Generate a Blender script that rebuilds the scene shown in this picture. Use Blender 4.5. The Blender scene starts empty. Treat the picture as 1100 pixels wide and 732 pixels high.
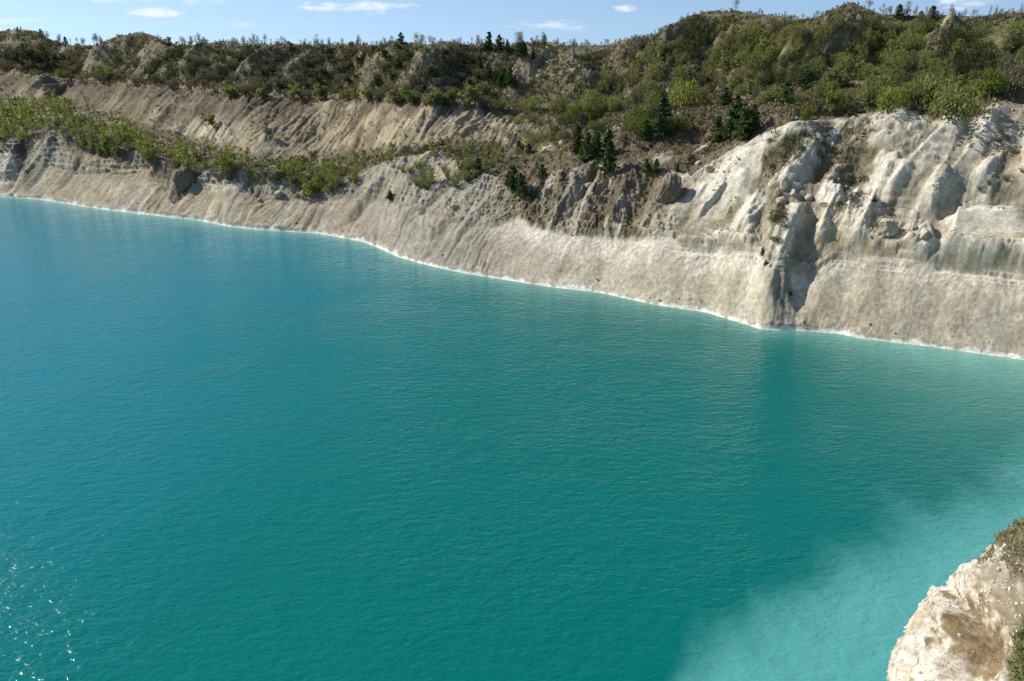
import bpy, bmesh, math, random, re
import numpy as np
from mathutils import Vector, Matrix

C = bpy.context.scene
COL = C.collection
R = math.radians
random.seed(7)
rng = np.random.default_rng(7)

# ------------------------------------------------------------------ camera
H = 35.0                       # eye height over the lake, metres
W0, H0, F0 = 1100.0, 732.0, 794.0
PITCH = R(22.0)
cam = bpy.data.cameras.new('camera')
cam.sensor_width = 36.0
cam.lens = F0 / W0 * 36.0
cam.clip_start = 0.1
cam.clip_end = 6000.0
camo = bpy.data.objects.new('camera', cam)
COL.objects.link(camo)
camo.location = (0, 0, H)
camo.rotation_euler = (R(90) - PITCH, 0, 0)
C.camera = camo

# ------------------------------------------------------------------ light
SUN_AZ, SUN_EL = R(-71.5), R(39)
sl = bpy.data.lights.new('sun', 'SUN')
sl.energy = 4.6
sl.angle = R(0.53)
sl.color = (1.0, 0.94, 0.84)
so = bpy.data.objects.new('sun', sl)
COL.objects.link(so)
sdir = Vector((math.sin(SUN_AZ) * math.cos(SUN_EL), math.cos(SUN_AZ) * math.cos(SUN_EL), math.sin(SUN_EL)))
so.rotation_euler = sdir.to_track_quat('Z', 'Y').to_euler()

C.view_settings.view_transform = 'Standard'
C.view_settings.look = 'None'
C.view_settings.gamma = 1
C.view_settings.exposure = 0.42
C.cycles.use_denoising = True
C.cycles.max_bounces = 6
C.cycles.transparent_max_bounces = 6


def ray(px, py):
    """direction of the view through a photograph pixel (arrays allowed)"""
    r = (np.asarray(px, float) - W0 / 2) / F0
    u = -(np.asarray(py, float) - H0 / 2) / F0
    cp, sp = math.cos(PITCH), math.sin(PITCH)
    return r, cp + sp * u, -sp + cp * u


def azel(px, py):
    x, y, z = ray(px, py)
    return np.arctan2(x, y), np.arctan2(z, np.hypot(x, y))


def project(x, y, z):
    cp, sp = math.cos(PITCH), math.sin(PITCH)
    dz = z - H
    fwd = y * cp - dz * sp
    up = y * sp + dz * cp
    fwd = np.maximum(fwd, 1e-3)
    return W0 / 2 + F0 * x / fwd, H0 / 2 - F0 * up / fwd, fwd


world = bpy.data.worlds.new('World')
C.world = world
world.use_nodes = True


def build_world():
    nt = world.node_tree
    nt.nodes.clear()
    N, L = nt.nodes.new, nt.links.new
    out = N('ShaderNodeOutputWorld')
    bg = N('ShaderNodeBackground')
    bg.inputs[1].default_value = 0.115
    sky = N('ShaderNodeTexSky')
    sky.sky_type = 'NISHITA'
    sky.sun_disc = False
    sky.sun_elevation = SUN_EL
    sky.sun_rotation = SUN_AZ
    sky.altitude = 600
    sky.air_density = 1.0
    sky.dust_density = 0.3
    sky.ozone_density = 1.1
    lift = N('ShaderNodeVectorMath')
    lift.operation = 'MULTIPLY_ADD'
    lift.inputs[1].default_value = (1, 1, 0.8)
    lift.inputs[2].default_value = (0, 0, 0.16)
    tc0 = N('ShaderNodeTexCoord')
    L(tc0.outputs['Generated'], lift.inputs[0])
    nrm = N('ShaderNodeVectorMath')
    nrm.operation = 'NORMALIZE'
    L(lift.outputs[0], nrm.inputs[0])
    L(nrm.outputs[0], sky.inputs[0])
    # wispy fair-weather clouds, each at its own direction in the sky
    tc = N('ShaderNodeTexCoord')
    sep = N('ShaderNodeSeparateXYZ')
    L(tc.outputs['Generated'], sep.inputs[0])

    def m(op, a, b=None, c=None, clamp=False):
        n = N('ShaderNodeMath')
        n.operation = op
        n.use_clamp = clamp
        for i, v in enumerate((a, b, c)):
            if v is None:
                continue
            if isinstance(v, (int, float)):
                n.inputs[i].default_value = v
            else:
                L(v, n.inputs[i])
        return n.outputs[0]
    az = m('ARCTAN2', sep.outputs[0], sep.outputs[1])
    el = m('ARCSINE', sep.outputs[2])
    cmb = N('ShaderNodeCombineXYZ')
    L(m('MULTIPLY', az, 1.0), cmb.inputs[0])
    L(m('MULTIPLY', el, 4.5), cmb.inputs[1])
    nz = N('ShaderNodeTexNoise')
    nz.inputs['Scale'].default_value = 26
    nz.inputs['Detail'].default_value = 7
    nz.inputs['Roughness'].default_value = 0.62
    nz.inputs['Distortion'].default_value = 0.35
    L(cmb.outputs[0], nz.inputs['Vector'])
    n = m('SUBTRACT', nz.outputs['Fac'], 0.5)
    total = None
    clouds = [(388, 7, 66, 8, 1.0), (160, 13, 36, 7, 0.9), (588, 28, 48, 6, 0.6), (10, 22, 30, 4, 0.55),
              (674, 9, 14, 4, 0.8), (215, 2, 30, 5, 0.5), (262, 27, 22, 4, 0.35), (1030, 3, 40, 9, 0.8),
              (130, -2, 40, 6, 0.5), (760, -20, 90, 12, 0.7), (300, -55, 120, 20, 0.8), (900, -90, 160, 24, 0.8),
              (-150, 10, 70, 8, 0.8), (1300, 0, 80, 9, 0.8)]
    for (cx, cy, hw, hh, st) in clouds:
        a0, e0 = azel(cx, cy)
        a1, _ = azel(cx + hw, cy)
        _, e1 = azel(cx, cy - hh)
        u = m('DIVIDE', m('SUBTRACT', az, float(a0)), float(a1 - a0))
        v = m('DIVIDE', m('SUBTRACT', el, float(e0)), float(e1 - e0))
        d = m('SUBTRACT', 1.0, m('ADD', m('MULTIPLY', u, u), m('MULTIPLY', v, v)))
        k = m('ADD', m('MULTIPLY', d, 0.55), m('MULTIPLY', n, 3.4))
        k = m('MULTIPLY', m('MULTIPLY', m('SUBTRACT', k, 0.12, clamp=True), 1.5, clamp=True), st)
        total = k if total is None else m('MAXIMUM', total, k)
    mix = N('ShaderNodeMix')
    mix.data_type = 'RGBA'
    L(m('MULTIPLY', total, 0.85), mix.inputs['Factor'])
    L(sky.outputs[0], mix.inputs['A'])
    mix.inputs['B'].default_value = (6.4, 6.7, 7.0, 1)
    L(mix.outputs['Result'], bg.inputs[0])
    L(bg.outputs[0], out.inputs[0])


build_world()


# ------------------------------------------------------------------ numeric helpers
def _hash(ix, iy, seed):
    h = (ix.astype(np.int64) * 374761393 + iy.astype(np.int64) * 668265263 + seed * 974711) & 0xFFFFFFFF
    h = ((h ^ (h >> 13)) * 1274126177) & 0xFFFFFFFF
    return (h ^ (h >> 16)) & 0xFFFF


_ANG = np.arange(65536) / 65536.0 * 2 * np.pi
_GX, _GY = np.cos(_ANG).astype(np.float32), np.sin(_ANG).astype(np.float32)


def perlin(x, y, seed=0):
    """gradient noise, about -0.7..0.7"""
    ix, iy = np.floor(x), np.floor(y)
    fx, fy = (x - ix), (y - iy)
    u = fx * fx * fx * (fx * (fx * 6 - 15) + 10)
    v = fy * fy * fy * (fy * (fy * 6 - 15) + 10)

    def g(dx, dy):
        h = _hash(ix + dx, iy + dy, seed)
        return _GX[h] * (fx - dx) + _GY[h] * (fy - dy)
    a = g(0, 0)
    a = a + u * (g(1, 0) - a)
    b = g(0, 1)
    b = b + u * (g(1, 1) - b)
    return a + v * (b - a)


def fbm(x, y, oct=4, seed=0, gain=0.5):
    t, a, s = 0.0, 1.0, 1.0
    for i in range(oct):
        t = t + a * perlin(x * s + 17.3 * i, y * s - 9.1 * i, seed + i)
        a *= gain
        s *= 2.03
    return t


def ridged(x, y, oct=3, seed=0, gain=0.5):
    t, a, s = 0.0, 1.0, 1.0
    for i in range(oct):
        t = t + a * (1 - 2.2 * np.abs(perlin(x * s + 5.7 * i, y * s + 3.3 * i, seed + i)))
        a *= gain
        s *= 2.1
    return t


def sstep(a, b, x):
    t = np.clip((x - a) / (b - a), 0, 1)
    return t * t * (3 - 2 * t)


def mesh_np(name, verts, faces, mat=None, smooth=False):
    """mesh from numpy arrays; faces (n,3) or (n,4)"""
    me = bpy.data.meshes.new(name)
    verts = np.ascontiguousarray(verts, np.float32)
    faces = np.ascontiguousarray(faces, np.int32)
    k = faces.shape[1]
    me.vertices.add(len(verts))
    me.vertices.foreach_set('co', verts.ravel())
    me.loops.add(faces.size)
    me.loops.foreach_set('vertex_index', faces.ravel())
    me.polygons.add(len(faces))
    me.polygons.foreach_set('loop_start', np.arange(0, faces.size, k, dtype=np.int32))
    me.polygons.foreach_set('loop_total', np.full(len(faces), k, np.int32))
    me.polygons.foreach_set('use_smooth', np.full(len(faces), smooth, bool))
    if mat:
        me.materials.append(mat)
    me.update(calc_edges=True)
    return me


def set_colour(me, rgb, name='soil'):
    a = me.attributes.new(name, 'FLOAT_COLOR', 'POINT')
    c = np.ones((len(rgb), 4), np.float32)
    c[:, :3] = rgb
    a.data.foreach_set('color', c.ravel())


def link(name, me, parent=None, **props):
    o = bpy.data.objects.new(name, me)
    COL.objects.link(o)
    if parent:
        o.parent = parent
    for k, v in props.items():
        if v is not None:
            o[k] = v
    return o


def grid_faces(nr, nc):
    i = np.arange(nr * nc).reshape(nr, nc)
    return np.stack([i[:-1, :-1], i[:-1, 1:], i[1:, 1:], i[1:, :-1]], -1).reshape(-1, 4)


# ------------------------------------------------------------------ materials
def new_mat(name):
    m = bpy.data.materials.new(name)
    m.use_nodes = True
    nt = m.node_tree
    nt.nodes.clear()
    out = nt.nodes.new('ShaderNodeOutputMaterial')
    return m, nt, out


def nd(nt, typ, **kw):
    n = nt.nodes.new(typ)
    for k, v in kw.items():
        if hasattr(n, k):
            setattr(n, k, v)
        else:
            n.inputs[k.replace('_', ' ')].default_value = v
    return n


def ground_material(name, scales=(0.35, 1.6, 6.0), bump=0.25, var=0.6):
    """soil colour from the mesh attribute, with mottled grain and fine relief"""
    m, nt, out = new_mat(name)
    L = nt.links.new
    bs = nd(nt, 'ShaderNodeBsdfPrincipled', Roughness=0.95)
    bs.inputs['Specular IOR Level'].default_value = 0.15
    at = nd(nt, 'ShaderNodeAttribute', attribute_name='soil')
    tc = nd(nt, 'ShaderNodeTexCoord')
    col = at.outputs['Color']
    hs = []
    for i, s in enumerate(scales):
        nz = nd(nt, 'ShaderNodeTexNoise', Scale=s, Detail=6.0, Roughness=0.65)
        L(tc.outputs['Object'], nz.inputs['Vector'])
        mr = nd(nt, 'ShaderNodeMapRange')
        L(nz.outputs['Fac'], mr.inputs['Value'])
        mr.inputs['From Min'].default_value = 0.3
        mr.inputs['From Max'].default_value = 0.7
        mr.inputs['To Min'].default_value = 1 - var * (0.45, 0.5, 0.55)[i]
        mr.inputs['To Max'].default_value = 1 + var * (0.35, 0.4, 0.45)[i]
        mx = nd(nt, 'ShaderNodeMix', data_type='RGBA', blend_type='MULTIPLY')
        mx.inputs['Factor'].default_value = 1
        L(col, mx.inputs['A'])
        L(mr.outputs[0], mx.inputs['B'])
        col = mx.outputs['Result']
        hs.append(nz.outputs['Fac'])
    L(col, bs.inputs['Base Color'])
    b = nd(nt, 'ShaderNodeBump', Strength=bump, Distance=0.6)
    ad = nd(nt, 'ShaderNodeMath', operation='MULTIPLY_ADD')
    L(hs[2], ad.inputs[0])
    ad.inputs[1].default_value = 0.35
    L(hs[1], ad.inputs[2])
    L(ad.outputs[0], b.inputs['Height'])
    L(b.outputs[0], bs.inputs['Normal'])
    L(bs.outputs[0], out.inputs[0])
    return m


def leaf_material(name, cols, trans=0.35, rough=0.8):
    """foliage: colour drawn per plant from a ramp, mottled leaf to leaf, some light through the leaf"""
    m, nt, out = new_mat(name)
    L = nt.links.new
    oi = nd(nt, 'ShaderNodeObjectInfo')
    ge = nd(nt, 'ShaderNodeNewGeometry')
    tc = nd(nt, 'ShaderNodeTexCoord')
    ra = nd(nt, 'ShaderNodeValToRGB')
    el = ra.color_ramp.elements
    for i, c in enumerate(cols):
        p = i / max(1, len(cols) - 1)
        e = el[0] if i == 0 else (el[1] if i == len(cols) - 1 else el.new(p))
        e.position = p
    for i, c in enumerate(cols):
        el[i].color = (*c, 1)
    L(oi.outputs['Random'], ra.inputs[0])
    mr = nd(nt, 'ShaderNodeMapRange')
    L(ge.outputs['Random Per Island'], mr.inputs['Value'])
    mr.inputs['To Min'].default_value = 0.62
    mr.inputs['To Max'].default_value = 1.38
    mx = nd(nt, 'ShaderNodeMix', data_type='RGBA', blend_type='MULTIPLY')
    mx.inputs['Factor'].default_value = 1
    L(ra.outputs[0], mx.inputs['A'])
    L(mr.outputs[0], mx.inputs['B'])
    d = nd(nt, 'ShaderNodeBsdfDiffuse')
    t = nd(nt, 'ShaderNodeBsdfTranslucent')
    L(mx.outputs['Result'], d.inputs[0])
    L(mx.outputs['Result'], t.inputs[0])
    ms = nd(nt, 'ShaderNodeMixShader')
    ms.inputs[0].default_value = trans
    L(d.outputs[0], ms.inputs[1])
    L(t.outputs[0], ms.inputs[2])
    L(ms.outputs[0], out.inputs[0])
    return m


def simple_material(name, c1, c2, scale=3.0, rough=0.9, bump=0.2):
    m, nt, out = new_mat(name)
    L = nt.links.new
    bs = nd(nt, 'ShaderNodeBsdfPrincipled', Roughness=rough)
    bs.inputs['Specular IOR Level'].default_value = 0.2
    tc = nd(nt, 'ShaderNodeTexCoord')
    nz = nd(nt, 'ShaderNodeTexNoise', Scale=scale, Detail=8.0, Roughness=0.65)
    L(tc.outputs['Object'], nz.inputs['Vector'])
    mr = nd(nt, 'ShaderNodeMapRange')
    mr.inputs['From Min'].default_value = 0.35
    mr.inputs['From Max'].default_value = 0.65
    L(nz.outputs['Fac'], mr.inputs['Value'])
    mx = nd(nt, 'ShaderNodeMix', data_type='RGBA')
    L(mr.outputs[0], mx.inputs['Factor'])
    mx.inputs['A'].default_value = (*c1, 1)
    mx.inputs['B'].default_value = (*c2, 1)
    L(mx.outputs['Result'], bs.inputs['Base Color'])
    b = nd(nt, 'ShaderNodeBump', Strength=bump, Distance=0.3)
    L(nz.outputs['Fac'], b.inputs['Height'])
    L(b.outputs[0], bs.inputs['Normal'])
    L(bs.outputs[0], out.inputs[0])
    return m


# ------------------------------------------------------------------ far bank: chalk quarry wall and spoil hills
# Each line is a break of slope surveyed along the bank; between two lines the ground climbs at its own angle.
LINES = {
 'shore': [(-400, 186), (-100, 203), (0, 211), (46, 215), (117, 226), (178, 233), (213, 237), (249, 244), (280, 247), (341, 251),
           (391, 260), (408, 267), (427, 276), (455, 284), (490, 292), (537, 300), (591, 308.5), (646, 315), (700, 327),
           (759, 336), (802, 349), (816, 353.6), (834, 355), (855, 355), (900, 358.6), (926, 364), (1003, 373), (1100, 387), (1250, 410), (1600, 470)],
 'apron': [(-400, 165), (-100, 180), (0, 200), (12, 205), (25, 196), (38, 182), (60, 183), (89, 188), (125, 187), (160, 180), (173, 196),
           (190, 210), (203, 212), (215, 203), (263, 200), (276, 214), (300, 217), (341, 218), (377, 212), (400, 214), (430, 222), (470, 232), (505, 246),
           (530, 246), (556, 233), (569, 244), (619, 254), (673, 258), (700, 256), (720, 252), (731, 266), (813, 270), (822, 286), (850, 296),
           (872, 288), (903, 273), (950, 277), (1003, 282), (1033, 286), (1100, 292), (1250, 300), (1600, 330)],
 'rim': [(-400, 130), (-100, 140), (0, 150), (25, 150), (40, 146), (60, 146), (85, 160), (120, 168), (170, 174), (200, 184), (240, 190), (290, 192), (350, 200),
         (385, 190), (420, 172), (440, 167), (470, 164), (500, 176), (530, 192), (560, 205), (590, 190), (640, 178), (700, 178), (745, 190), (775, 170),
         (800, 156), (835, 142), (870, 131), (905, 127), (940, 122), (980, 123), (1010, 131), (1040, 129), (1065, 118), (1100, 112), (1250, 100), (1600, 90)],
 'toe': [(-400, 95), (0, 108), (60, 108), (100, 120), (150, 134), (200, 150), (270, 171), (330, 174), (400, 165), (440, 160), (480, 154), (520, 156), (560, 160),
         (600, 152), (650, 148), (700, 150), (740, 150), (775, 146), (800, 141), (835, 133), (870, 125), (905, 121), (940, 117), (980, 117), (1010, 121), (1040, 117), (1065, 110), (1100, 105), (1250, 94), (1600, 84)],
 'bench': [(-400, 72), (0, 80), (50, 87), (100, 89), (150, 93), (200, 97), (270, 104), (350, 107), (430, 111), (500, 114), (540, 119), (600, 118), (650, 119),
           (700, 118), (745, 114), (780, 113), (830, 112), (880, 112), (940, 110), (1000, 109), (1050, 104), (1100, 98), (1250, 88), (1600, 78)],
 'track': [(-400, 70), (0, 76), (50, 84), (100, 86.5), (150, 90), (200, 94), (270, 101), (350, 104), (430, 107.5), (500, 110), (540, 115), (600, 114.5), (650, 115),
           (700, 114), (745, 110), (780, 109), (830, 107), (880, 107), (940, 105), (1000, 103), (1050, 98), (1100, 92), (1250, 82), (1600, 72)],
 'crest': [(-400, 40), (-60, 36), (0, 34), (20, 31), (40, 34), (60, 46), (78, 49), (95, 51), (112, 50), (130, 40), (150, 35), (165, 38), (178, 46), (200, 50), (215, 48), (240, 44),
           (262, 47), (280, 50), (300, 47), (330, 48), (360, 50), (400, 49), (430, 45), (445, 46), (460, 48), (480, 44), (500, 48), (530, 48), (548, 50), (570, 46), (595, 45),
           (608, 50), (625, 58), (640, 55), (662, 44), (690, 40), (702, 38), (716, 30), (738, 18), (760, 13), (790, 12), (810, 15), (832, 17), (850, 19),
           (868, 21), (885, 15), (900, 8), (914, 2), (928, 8), (945, 15), (975, 17), (1010, 16), (1050, 18), (1080, 15), (1100, 14), (1250, 10), (1600, 14)],
}
SLOPES = {  # true slope in degrees below each line, by photograph column
 'apron': [(0, 44), (300, 40), (450, 36), (600, 40), (750, 43), (1100, 48)],
 'rim': [(0, 50), (150, 52), (300, 42), (400, 36), (500, 36), (600, 36), (750, 40), (850, 44), (1100, 50)],
 'toe': [(0, 9), (300, 10), (400, 12), (520, 15), (600, 20), (700, 20), (800, 16), (1100, 14)],
 'bench': [(0, 30), (150, 34), (400, 36), (500, 33), (600, 26), (700, 22), (800, 18), (1100, 14)],
 'track': [(0, 5), (1100, 5)],
 'crest': [(0, 26), (130, 29), (300, 32), (550, 31), (640, 28), (760, 30), (914, 29), (1100, 26)],
}
INL = np.array([0.47, 0.883])      # inland direction across the bank
ALG = np.array([0.883, -0.47])     # along the bank

az_in = np.linspace(R(-41.5), R(41.5), 1120)
az_all = np.concatenate([np.linspace(R(-80), R(-60), 24)[:-1], np.linspace(R(-60), R(-41.6), 130), az_in, np.linspace(R(41.6), R(60), 130), np.linspace(R(60), R(80), 24)[1:]])
NC = len(az_all)


def line_elev(key):
    p = np.array(LINES[key], float)
    xs = np.arange(p[0, 0], p[-1, 0], 2.0)
    ys = np.interp(xs, p[:, 0], p[:, 1])
    a, e = azel(xs, ys)
    o = np.argsort(a)
    el = np.interp(az_all, a[o], e[o])
    k = np.array([1, 2, 3, 2, 1.0])
    k /= k.sum()
    el[2:-2] = np.convolve(el, k, 'same')[2:-2]
    return el


xcol = W0 / 2 + F0 * np.tan(az_all) * 1.02          # rough photograph column of an azimuth, for the slope tables
radf = np.clip(np.sin(az_all) * INL[0] + np.cos(az_all) * INL[1], 0.42, 1.0)
ELS = {k: line_elev(k) for k in LINES}
kr, kz = {}, {}
t0 = np.tan(ELS['shore'])
kr['shore'] = -H / t0
kz['shore'] = np.zeros(NC)
prev = 'shore'
for key in ('apron', 'rim', 'toe', 'bench', 'track', 'crest'):
    sp = np.array(SLOPES[key], float)
    m = np.tan(np.radians(np.interp(xcol, sp[:, 0], sp[:, 1]))) * radf
    t = np.tan(ELS[key])
    t = np.maximum(t, np.tan(ELS[prev]) + 0.0015)
    r = (H - kz[prev] + kr[prev] * m) / np.maximum(m - t, 0.03)
    r = np.maximum(r, kr[prev] + 0.3)
    kk = np.ones(9) / 9
    if key in ('toe', 'bench', 'crest'):
        r[4:-4] = np.convolve(r, kk, 'same')[4:-4]
        r = np.maximum(r, kr[prev] + 0.3)
    kr[key], kz[key] = r, H + r * t
    prev = key

BANDS = [('shore', 'apron', 120), ('apron', 'rim', 130), ('rim', 'toe', 70), ('toe', 'bench', 90), ('bench', 'track', 8), ('track', 'crest', 105)]
rr, zz, bb, vv = [], [], [], []
for i, dr in enumerate((14, 9, 5, 2.5, 1.0, 0.4)):       # the bed just under the water
    rr.append(kr['shore'] - dr)
    zz.append(np.full(NC, -dr * 0.35))
    bb.append(np.full(NC, 0)); vv.append(np.full(NC, 0.0))
for bi, (a, b, n) in enumerate(BANDS):
    for f in np.arange(n) / n:
        rr.append(kr[a] + (kr[b] - kr[a]) * f)
        zz.append(kz[a] + (kz[b] - kz[a]) * f)
        bb.append(np.full(NC, bi)); vv.append(np.full(NC, f))
drop = 0.0
for i, dr in enumerate((0, 0.6, 1.3, 2, 3, 4.5, 6, 8, 10.5, 14, 18, 24, 32, 42, 60, 90, 140, 220, 400, 800, 1500, 2600)):
    rr.append(kr['crest'] + dr)
    zz.append(kz['crest'] - np.minimum(dr * 0.38, 9.0))
    bb.append(np.full(NC, 6)); vv.append(np.full(NC, dr))
RR, ZZ, BB, VV = (np.array(q) for q in (rr, zz, bb, vv))
NR = len(RR)
X = RR * np.sin(az_all)[None]
Y = RR * np.cos(az_all)[None]
PX, PY, PD = project(X, Y, ZZ)
S = X * ALG[0] + Y * ALG[1]
D = X * INL[0] + Y * INL[1]
gband = BB + np.where(BB < 6, VV, 0)           # continuous band coordinate 0..6


def soft(k0, k1, w=0.12):
    """1 between band coordinates k0 and k1"""
    return sstep(k0 - w, k0 + w, gband) * (1 - sstep(k1 - w, k1 + w, gband))


inframe = (PX > -150) & (PX < 1250)
_flat = np.where(((BB < 6) & inframe & (gband > 0)).ravel())[0]
_fx, _fy = PX.ravel()[_flat], PY.ravel()[_flat]


def ground(px, py):
    """plan position of a spot of the bank"""
    i = _flat[np.argmin((_fx - px) ** 2 + (_fy - py) ** 2)]
    return X.ravel()[i], Y.ravel()[i]


def pts_right(points):
    return points[0][0] > 720


def spur(points, amp, wl, wr, power=1.0, taper=(0.15, 0.25)):
    """a ridge (amp > 0) or a gully (amp < 0) along a line down the bank, with its own width to either side"""
    P = np.array([ground(*p) for p in points])
    lo, hi = P.min(0) - max(wl, wr) - 1, P.max(0) + max(wl, wr) + 1
    sel = (X > lo[0]) & (X < hi[0]) & (Y > lo[1]) & (Y < hi[1]) & (BB < 6) & (gband > 0.02)
    if not sel.any():
        return
    x, y = X[sel], Y[sel]
    x = x + 0.4 * fbm(x / 2.2, y / 2.2, 2, 91)
    y = y + 0.4 * fbm(x / 2.2, y / 2.2, 2, 95)
    seg = np.diff(P, axis=0)
    ln = np.hypot(seg[:, 0], seg[:, 1]) + 1e-6
    cum = np.concatenate([[0], np.cumsum(ln)])
    best = np.full(x.shape, 1e9); side = np.zeros(x.shape); along = np.zeros(x.shape)
    for i in range(len(seg)):
        tx, ty = seg[i] / ln[i]
        dx, dy = x - P[i, 0], y - P[i, 1]
        t = np.clip(dx * tx + dy * ty, 0, ln[i])
        q = np.hypot(dx - t * tx, dy - t * ty)
        c = q < best
        best[c] = q[c]
        side[c] = (tx * dy - ty * dx)[c]
        along[c] = ((cum[i] + t) / cum[-1])[c]
    w = np.where(side > 0, wl, wr)
    prof = np.clip(1 - np.sqrt(best * best + .01) / w, 0, 1) ** (1.2 * power)
    ends = sstep(0, taper[0] + 1e-3, along) * (1 - sstep(1 - taper[1], 1.001, along)) * (1 - sstep(5.6, 5.95, gband[sel])) * (1 - .6 * np.exp(-((gband[sel] - 2.0) / .16) ** 2) * (wl + wr > 4.2))
    if pts_right(points) and amp > 0 and gband[sel].max() < 3.5:
        amp = amp * 1.3
    ZZ[sel] += amp * prof * np.maximum(ends, 0.0)


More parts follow.
